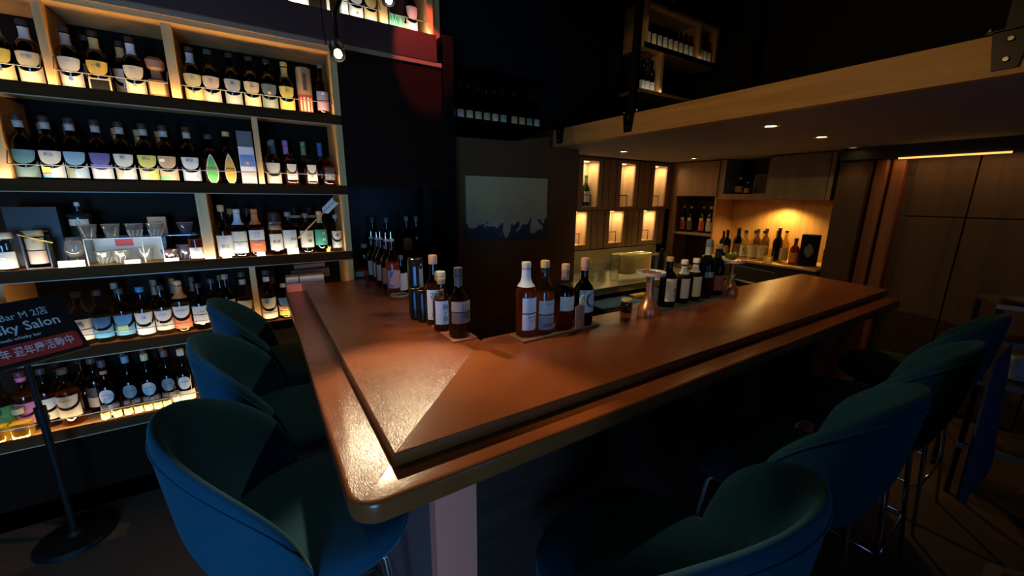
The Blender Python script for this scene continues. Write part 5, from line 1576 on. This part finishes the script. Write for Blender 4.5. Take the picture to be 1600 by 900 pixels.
bottle('tall dark bottle with pale capsule on the lower corner cabinet shelf', (4.24, 2.56, .782), H=.31, Rr=.04, kind='wine', gl=(.03, .03, .03), cap=(.35, .35, .34), neck=(.36, .36, .36), ntop=(.76, .95), face=-PI / 2)

uc = empty('upper_cabinet', (4.13, 1.95, 1.57), 0, 'wall cabinet over the lit niche with one open cubby and one closed grey door', 'cabinet')
def uc_(mb, name, mat, **k):
    o = mb.build(name, mat, uc, **k)
    o.location = (-4.13, -1.95, -1.57)
    return o


uc_(MB().box(4.132, 4.48, 1.455, 2.455, 1.545, 1.600), 'bottom_board', CABW)
uc_(MB().box(4.47, 4.49, 1.455, 2.455, 1.6005, 1.945), 'back_panel', DARKW)
uc_(MB().box(4.132, 4.47, 2.400, 2.455, 1.6005, 1.945), 'side_panel', CABG)
uc_(MB().box(4.132, 4.47, 1.965, 1.985, 1.6005, 1.945), 'divider', CABG)
uc_(MB().box(4.115, 4.47, 1.455, 1.487, 1.545, 1.945), 'side_panel', wood((.30, .24, .17), (.36, .29, .21), 'Z', .6))
uc_(MB().box(4.112, 4.130, 1.492, 1.960, 1.552, 1.942), 'door', CABG, bevel=.002)
GCB = 'things in the open cubby'
bottle('squat bottle with orange label in the dark cubby', (4.23, 2.285, 1.6005), H=.165, Rr=.042, kind='whisky', gl=(.2, .1, .06), cap=(.5, .4, .3), lab='rect', c1=(.34, .16, .08), face=-PI / 2, group=GCB)
bottle('small bottle with red label in the dark cubby', (4.22, 2.205, 1.6005), H=.12, Rr=.028, kind='whisky', gl=(.2, .1, .06), cap=(.4, .3, .25), lab='rect', c1=(.50, .18, .08), face=-PI / 2, group=GCB)
fr = empty('picture_frame', (4.28, 2.082, 1.601), -PI / 2, 'dark picture with thin pale frame in the cubby', 'frame')
m = MB()
m.box(-.092, -.086, 0, .012, 0, .19).box(.086, .092, 0, .012, 0, .19).box(-.086, .086, 0, .012, .184, .19).box(-.086, .086, 0, .012, 0, .006)
m.build('frame', flat((.40, .38, .34), .4), fr)
MB().box(-.0858, .0858, .003, .010, .0062, .1838).build('picture', flat((.03, .025, .02), .3), fr)
bottle('slim pale blue bottle beside the cubby picture', (4.22, 2.010, 1.6005), H=.16, Rr=.016, kind='wine', gl=(.35, .45, .5), cap=(.4, .45, .5), group=GCB)

# niche with back counter
struct(MB().box(4.48, 4.50, 1.40, 2.46, .96, 1.545).build('wall_niche', wood((.40, .21, .070), (.52, .30, .105), 'Z', .5, 7)))
bcn = empty('back_counter', (4.2, 1.92, 0), 0, 'wooden back counter in the lit niche crowded with bottles', 'counter')
def bc_(mb, name, mat, **k):
    o = mb.build(name, mat, bcn, **k)
    o.location = (-4.2, -1.92, 0)
    return o


bc_(MB().box(3.98, 4.479, 1.41, 2.455, .945, .965), 'top', OAKY, bevel=.002)
bc_(MB().box(4.06, 4.45, 1.42, 2.45, .0, .944), 'cabinet', flat((.03, .028, .028), .5))
struct(MB().box(4.131, 4.48, 1.400, 1.408, .0, 1.545).build('trim_12', DKC))
z = .9652
GBB = 'bottles crowded on the back counter'
spec = [
    (2.350, 4.16, .255, .034, 'wine', (.03, .04, .03), None, 'dark bottle at the left end of the back counter'),
    (2.285, 4.12, .275, .038, 'wine', (.04, .06, .02), (.35, .30, .08), 'dark green bottle with round gold label on the back counter'),
    (2.245, 4.24, .285, .036, 'wine', (.03, .03, .03), None, 'dark bottle behind the gold-labelled one on the back counter'),
    (2.190, 4.16, .300, .036, 'wine', (.02, .02, .02), (.20, .12, .06), 'black bottle with brown neck label next to the letter S bottle'),
    (2.110, 4.14, .280, .041, 'round', (.75, .74, .60), (.72, .66, .46), 'clear bottle with large letter S label on the back counter'),
    (2.060, 4.27, .290, .036, 'round', (.4, .4, .3), None, 'clear bottle behind the letter S bottle'),
    (2.020, 4.14, .285, .038, 'round', (.78, .76, .62), (.60, .55, .38), 'clear bottle with pale label right of the letter S bottle'),
    (1.975, 4.26, .300, .035, 'tall', (.5, .45, .3), None, 'dark-capped bottle at the back beside the pale label, back counter'),
    (1.935, 4.14, .290, .040, 'round', (.78, .76, .62), (.60, .56, .40), 'second clear bottle with pale label on the back counter'),
    (1.905, 4.335, .285, .034, 'tall', (.4, .35, .25), None, 'dark-capped slim bottle behind the second pale label, back counter'),
    (1.850, 4.24, .320, .040, 'wine', (.10, .12, .06), None, 'tall bottle with yellow cap behind the clear jar'),
    (1.755, 4.16, .300, .036, 'wine', (.70, .62, .36), (.55, .42, .20), 'bottle with slanting pale yellow label and black cap on the back counter'),
    (1.662, 4.15, .240, .038, 'round', (.25, .12, .05), (.55, .22, .06), 'squat bottle with orange label on the back counter'),
    (1.450, 4.275, .245, .034, 'wine', (.05, .04, .03), None, 'dark bottle at the right end beside the black box'),
]
for (y, x, H, rr_, kd, gc, lc, lb) in spec:
    bottle(lb, (x, y, z), H=H, Rr=rr_, kind=kd, gl=gc, cap=(.5, .42, .12) if 'yellow cap' in lb else (.03, .03, .03), lab=('oval' if 'gold' in lb else 'rect') if lc else None, c1=lc or (.5, .5, .5), c2=lc, lz=(.08, .46), face=-PI / 2 + .45,
           lq=(.7, .6, .3) if gc[0] > .7 else None, fill=.5, group=GBB, txt=[('S', .090, .26, (.03, .02, .02))] if 'large letter' in lb else None, dens=.35)
bottle('clear glass jar without label in front on the back counter', (4.05, 1.832, z), H=.15, Rr=.040, kind='jar', gl=(.8, .8, .68), cap=None, lq=(.75, .7, .45), fill=.4, face=-PI / 2, dens=.3)
o = empty('gift_box', (4.17, 1.555, z), -PI / 2 + .25, 'tall black box with leaf-shaped emblem on the back counter', 'box')
MB().box(-.065, .065, -.05, .05, 0, .28).build('carton', flat((.008, .008, .008), .8, Specular_IOR_Level=.1), o, bevel=.001)
m = MB()
m.v = [(.034 * s * math.sin(PI * i / 8) ** .9, -.0508, .075 + .13 * i / 8) for s in (-1, 1) for i in range(9)]
m.f = [(i, i + 1, i + 10, i + 9) for i in range(8)]
m.build('emblem', flat((.12, .13, .09), .5), o)
# tap and black tray edge beyond the counter
tp = empty('bar_tap', (2.62, 1.62, .80), 0, 'chrome angled tap behind the bar near the farther copper stand', 'tap')
MB().tube([(-.12, .02, .001), (-.12, .02, .14), (-.10, .01, .17), (.0, -.03, .15), (.04, -.05, .135), (.03, -.06, .10)], .008, 10).build('spout', CHROME, tp, smooth=60)
MB().box(-.50, .60, -.20, .25, -.05, 0).build('sink_deck', BLACKM, tp)
MB().box(-.50, .60, -.20, .25, -.80, -.0505).build('sink_cabinet', BLACK, tp)
kt = empty('serving_tray', (3.38, 1.70, .935), 0, 'dark grey sloping tray standing behind the bar near the back counter', 'tray')
m = MB()
m.box(-.30, .30, -.004, .004, -.06, .085)
m.build('panel', flat((.09, .085, .08), .4), kt, rot=(R(-30), 0, R(75)))
MB().box(-.28, .22, -.12, .12, -.935, -.065).build('cabinet', BLACK, kt, loc=(.12, .10, 0), rot=(0, 0, R(75)))

# ------------------------------------------------------------------ loft shelves far away
ls = empty('loft_shelving', (3.9, 3.0, 2.6), 0, 'small oak shelf with bottles seen in the dark above the loft', 'shelving')
def ls_(mb, name, mat, **k):
    o = mb.build(name, mat, ls, **k)
    o.location = (-3.9, -3.0, -2.6)
    return o


ls_(MB().box(3.31, 4.50, 2.88, 3.15, 3.335, 3.365), 'top_board', OAK)
ls_(MB().box(3.31, 4.50, 2.88, 3.15, 2.965, 3.005), 'shelf_board', OAK)
ls_(MB().box(3.31, 4.50, 2.874, 2.880, 2.965, 3.012), 'shelf_lip', BLACK)
for x in (3.31, 4.16, 4.46):
    ls_(MB().box(x, x + .04, 2.88, 3.15, 3.006, 3.334), 'upright', OAKZ)
ls_(MB().box(3.31, 4.50, 2.88, 3.15, 2.57, 2.60), 'shelf_board', OAK)
ls_(MB().box(3.58, 3.62, 2.88, 3.15, 2.601, 2.964), 'upright', OAKZ)
ls_(MB().box(3.31, 4.50, 3.15, 3.16, 2.57, 3.36), 'back_panel', BLACK)
for m in rods(3.01, ()):
    pass
GLF = 'small bottles on the loft shelf'
for i in range(9):
    x = 3.40 + i * .085
    bottle('dark bottle with pale label on the loft shelf, ' + ('leftmost', 'second from the left', 'third from the left', 'fourth from the left', 'in the middle', 'sixth from the left', 'third from the upright', 'second from the upright', 'nearest the upright')[i], (x, 2.93, 3.006), H=.22, Rr=.034, kind='round', gl=DKG, lab='rect', c1=(.72, .68, .55) if i % 2 else (.60, .62, .56), lz=(.08, .5), group=GLF)
for i, x in enumerate((4.25, 4.33, 4.41)):
    bottle('dark bottle in the right compartment of the loft shelf, ' + ('left', 'middle', 'right')[i], (x, 2.93, 3.006), H=.22, Rr=.034, kind='round', gl=DKG, lab='rect', c1=(.70, .66, .60), lz=(.08, .5), group=GLF)
for i, (x, w) in enumerate(((3.38, .03), (3.456, .0), (3.532, .03))):
    bottle(('pale bottle at the left of the lower loft shelf', 'stout white-bodied bottle in the lower loft shelf', 'slim pale bottle by the lower loft shelf upright')[i], (x, 2.95, 2.601), H=.30, Rr=.036, kind='jar' if i == 1 else 'round', gl=(.55, .58, .56) if i == 1 else DKG, lab='rect', c1=(.74, .74, .70), lz=(.05, .30), group='bottles on the lower loft shelf')
light('loft_shelf_strip', 'AREA', (3.9, 2.872, 3.014), 0.06, WARM, rot=(R(145), 0, 0), shape='RECTANGLE', size=1.0, size_y=.01)
light('loft_shelf_strip_low', 'AREA', (3.5, 2.872, 2.606), 0.05, NEUT, rot=(R(145), 0, 0), shape='RECTANGLE', size=.3, size_y=.01)
# dark upper ledge with a row of bottles above the partition
ds = empty('dark_ledge', (1.7, 3.0, 2.13), 0, 'black ledge above the partition with a dim row of bottles', 'shelf')
MB().box(-.45, .47, -.10, .15, -.03, 0).build('board', BLACKM, ds)
MB().box(-.45, .47, -.10, .15, .345, .36).build('board', BLACKM, ds)
MB().box(-.45, .47, .15, .17, -.20, .36).build('back_panel', BLACK, ds)
GD = 'dim bottles on the black ledge above the partition'
lbls = ['leftmost', 'second from the left', 'third from the left', 'fourth from the left', 'fifth from the left', 'sixth from the left', 'fifth from the right', 'fourth from the right', 'third from the right', 'second from the right', 'rightmost']
cols = [(.70, .74, .62), (.50, .56, .55), (.55, .50, .32), (.50, .46, .28), (.46, .40, .24), (.62, .52, .36), (.25, .42, .34), (.50, .42, .24), (.52, .40, .16), (.20, .36, .16), (.45, .52, .46)]
for i in range(11):
    x = -.385 + i * .076 + (.03 if i > 6 else 0)
    bottle('dim dark bottle on the black ledge above the partition, ' + lbls[i], (1.7 + x, 2.945, 2.13), H=.24, Rr=.031, kind='round', gl=DKG, lab='rect', c1=cols[i], lz=(.04, .26), group=GD)
light('dark_ledge_strip', 'AREA', (1.7, 2.896, 2.133), 0.014, NEUT, rot=(R(140), 0, 0), shape='RECTANGLE', size=.86, size_y=.008)

# ------------------------------------------------------------------ lamps
def spot_lamp(label, loc, target, arm, power=None, col=(1, .86, .62), angle=70, blend=.4, glow=60, rad=.02):
    r = empty('spot_lamp', loc, 0, label, 'lamp', 'black track spot lamps')
    d = (Vector(target) - Vector(loc)).normalized()
    q = d.to_track_quat('-Z', 'Y').to_euler()
    MB().lathe([(.030, .012), (.034, .012), (.034, .085), (.020, .105), (.008, .108)], seg=24, capends=False).build('lamp_head', BLACKM, r, rot=q, smooth=50)
    MB().lathe([(.001, .006), (.012, .007), (.017, .018), (.015, .04), (.001, .06)], seg=20, capends=False).build('bulb', emit(col, glow), r, rot=q)
    MB().tube([Vector(p) - Vector(loc) for p in arm], .011, 10).build('arm', BLACKM, r, smooth=60)
    if power:
        l = light('spot_light', 'SPOT', Vector(loc) - d * .004, power, col, target=target, spot_size=R(angle), spot_blend=blend, shadow_soft_size=rad)
    return r


L1 = (.392, 2.10, 2.165)
spot_lamp('black spot lamp with glowing bulb hanging at the right end of the shelves', L1, (.26, .72, 1.03), [(.392, 2.105, 2.245), (.392, 2.11, 2.34), (.47, 2.16, 2.52), (.50, 2.18, 4.0)], 150, (1, .78, .46), 34, .5, 40)
spot_lamp('small black spot lamp at the top edge before the upper shelf', (.667, 2.20, 2.475), (.60, 1.5, 1.0), [(.66, 2.21, 2.56), (.66, 2.22, 4.0)], 7, (1, .9, .75), 34, .5, 12)
spot_lamp('small black spot lamp before the loft shelf at the top edge', (2.99, 2.35, 3.045), (3.6, 3.0, 2.9), [(2.98, 2.34, 3.10), (2.90, 2.3, 4.0)], 1.2, (1, .8, .5), 60, .5, 6)
# track lamps above the frame
spot_lamp('black track lamp above the short bar leg, aimed along the bar', (-.36, 1.45, 2.50), (1.05, 1.10, 1.05), [(-.37, 1.45, 2.60), (-.37, 1.45, 4.0)], 78, (1, .72, .42), 46, .6, 60, .015)
spot_lamp('black track lamp above the bar front, aimed at the copper stands', (.95, .30, 3.0), (1.74, 1.12, 1.12), [(.945, .29, 3.1), (.945, .29, 4.0)], 34, (1, .76, .46), 24, .6, 60, .015)
spot_lamp('black track lamp above the inner bar corner', (1.55, 1.02, 2.95), (.50, 1.65, 1.05), [(1.56, 1.02, 3.05), (1.56, 1.02, 4.0)], 64, (1, .72, .40), 44, .6, 60, .015)
spot_lamp('added black lamp out of view, aimed across the room at the oak loft beam', (-.75, 1.25, 2.25), (2.10, 1.10, 2.06), [(-.78, 1.25, 2.33), (-.78, 1.25, 4.0)], 48, (1, .62, .22), 66, .95, 60, .015)  # unseen lamp added to brighten the beam, spilling onto the partition
spot_lamp('added black track lamp above the three stools on the short bar leg', (-.40, 1.55, 3.1), (.10, 1.30, .75), [(-.405, 1.55, 3.2), (-.405, 1.55, 4.0)], 16, (1, .80, .52), 44, .7, 60, .015)  # added out of view to give the dark seats soft light
tk = MB().box(.06, .12, .9, 2.4, 3.955, 3.999).build('lamp_track', BLACKM)
tag(tk, 'black lamp track on the high ceiling over the short bar leg', 'track')
# thin black cord
cdm = MB().tube([(.345, 2.16, 4.0), (.346, 2.16, 2.30), (.350, 2.15, 2.22)], .003, 6).build('hanging_cord', BLACK)
tag(cdm, 'thin black cord hanging beside the glowing spot lamp', 'cord')
# red accent lamp washing the end of the plank
light('red_wash', 'SPOT', (.97, 1.7, 3.3), 80, (1, .13, .11), target=(.97, 2.50, 2.42), spot_size=R(21), spot_blend=.4, shadow_soft_size=.01)
ra = empty('accent_lamp', (.97, 1.7, 3.3), 0, 'small black accent lamp with red light above the frame', 'lamp')
q = (Vector((.97, 2.50, 2.42)) - Vector((.97, 1.7, 3.3))).to_track_quat('-Z', 'Y').to_euler()
MB().lathe([(.02, .006), (.026, .006), (.026, .07), (.01, .08)], seg=18, capends=False).build('lamp_head', BLACKM, ra, rot=q, smooth=50)
MB().tube([(0, 0, .07), (0, 0, .70)], .008, 8).build('arm', BLACKM, ra)

# recessed downlights in the loft underside
GDL = 'small round downlights recessed in the loft underside'
for (x, y, p, lb, g) in ((2.46, 1.205, 9, 'warm recessed downlight over the bar, nearer to the oak beam', 14), (3.135, 1.213, 9, 'warm recessed downlight over the bar, farther from the oak beam', 12),
                      (2.765, 2.545, 6, 'small white recessed downlight before the lockers, nearer the partition', 9), (3.79, 2.55, 6, 'small white recessed downlight before the lockers, nearer the corner cabinet', 6),
                      (3.93, 1.30, 2.0, 'tiny recessed downlight before the wood columns', 4)):
    o = empty('downlight', (x, y, 1.95), 0, lb, 'lamp', GDL)
    s_ = .75 if x == 3.93 else 1.0
    MB().lathe([(.030 * s_, -.001), (.046 * s_, -.001), (.046 * s_, -.005), (.032 * s_, -.007)], seg=24, capends=False).build('trim_ring', flat((.35, .32, .28), .4), o)
    MB().lathe([(.001, -.0025), (.031 * s_, -.0025)], seg=24, capends=False).build('lens', emit((1, .62, .20) if y < 2 else (1, .8, .5), g * 3), o)
    light('downlight_beam', 'SPOT', (x, y, 1.94), p, AMBER if y < 2 else (1, .75, .42), rot=(0, 0, 0), spot_size=R(95), spot_blend=.8, shadow_soft_size=.03)
nl = empty('niche_lamp', (4.25, 1.915, 1.545), 0, 'small round lamp under the wall cabinet lighting the niche', 'lamp')
MB().lathe([(.02, -.001), (.034, -.001), (.034, -.008), (.024, -.010)], seg=24, capends=False).build('trim_ring', flat((.5, .4, .25), .4), nl)
MB().lathe([(.001, -.006), (.024, -.006)], seg=20, capends=False).build('lens', emit((1, .62, .18), 30), nl)
light('niche_beam', 'SPOT', (4.34, 1.915, 1.530), 26, (1, .62, .18), rot=(R(0), R(10), 0), spot_size=R(150), spot_blend=.5, shadow_soft_size=.03)
# LED line on the soffit of the end wall
led = empty('led_strip', (4.012, .78, 1.852), 0, 'orange LED line along the dark soffit of the right wall', 'lamp')
MB().box(0, .007, -.265, .265, -.006, .006).build('diffuser', emit((1, .50, .12), 1.6), led)
light('led_glow', 'AREA', (4.05, .55, 1.850), .9, (1, .52, .18), rot=(0, R(-12), 0), shape='RECTANGLE', size=.02, size_y=1.1)

# ------------------------------------------------------------------ right edge: dark rack and draped cloth
rk = empty('storage_rack', (3.25, .10, 0), R(-68), 'dark open rack with grey-edged shelves at the right edge of the picture', 'rack')
for z_ in (.30, .66, .88, 1.06):
    MB().box(-.28, .28, -.16, .16, z_ - .018, z_).build('shelf_board', DARKW, rk)
    MB().box(-.28, .28, -.166, -.1605, z_ - .020, z_ + .002).build('edge_strip', flat((.26, .27, .28), .5), rk)
for x in (-.27, .25):
    for y in (-.15, .13):
        MB().box(x, x + .02, y, y + .02, 0, 1.06).build('upright', BLACKM, rk)
GR = 'things on the dark rack'
o = empty('white_canister', (3.215, .185, .3005 + .3605), R(-68), 'pale rounded canister on the dark rack at the right edge', 'canister', GR)
MB().lathe([(.045, 0), (.05, .006), (.05, .10), (.04, .115)], seg=24, sq=.5).build('body', flat((.62, .64, .66), .5), o, smooth=40)
o = empty('white_carton', (3.24, .02, .3005 + .3605), R(-68), 'grey-white carton beside the pale canister on the dark rack', 'carton', GR)
MB().box(-.07, .07, -.07, .07, 0, .13).build('carton', flat((.42, .43, .44), .6), o, bevel=.002)
o = empty('small_dish', (3.13, .22, 1.061), 0, 'flat dark dish with a tiny chrome knob on top of the dark rack', 'dish', GR)
MB().lathe([(.05, 0), (.085, .008), (.09, .02), (.086, .02), (.06, .008), (.002, .006)], seg=24).build('bowl', flat((.05, .03, .025), .4), o, smooth=40)
MB().tube([(0, 0, .006), (0, 0, .045)], .005, 8).build('knob', CHROME, o)

# dark blue cloth hanging over the back of the third stool of the long side
bl = empty('draped_cloth', (1.99, .215, 1.0), 0, 'dark blue cloth hanging in a point from the third stool on the long side', 'cloth')
m = MB()
nx, nz = 14, 12
for j in range(nz + 1):
    v = j / nz
    for i in range(nx + 1):
        u = i / nx
        wd = .15 + .20 * v
        x = (-1 + 2 * u) * wd + .06 * v
        drop = .40 + .17 * (1 - abs(2 * u - .95) ** 1.2)
        m.v.append((x, -.055 - .012 * math.sin(u * 11) * v - .02 * v, .075 - drop * v))
for j in range(nz):
    for i in range(nx):
        q0 = j * (nx + 1) + i
        m.f.append((q0, q0 + 1, q0 + nx + 2, q0 + nx + 1))
o = m.build('cloth', flat((.010, .028, .055), .9), bl, smooth=180)
sd = o.modifiers.new('thick', 'SOLIDIFY')
sd.thickness = .006
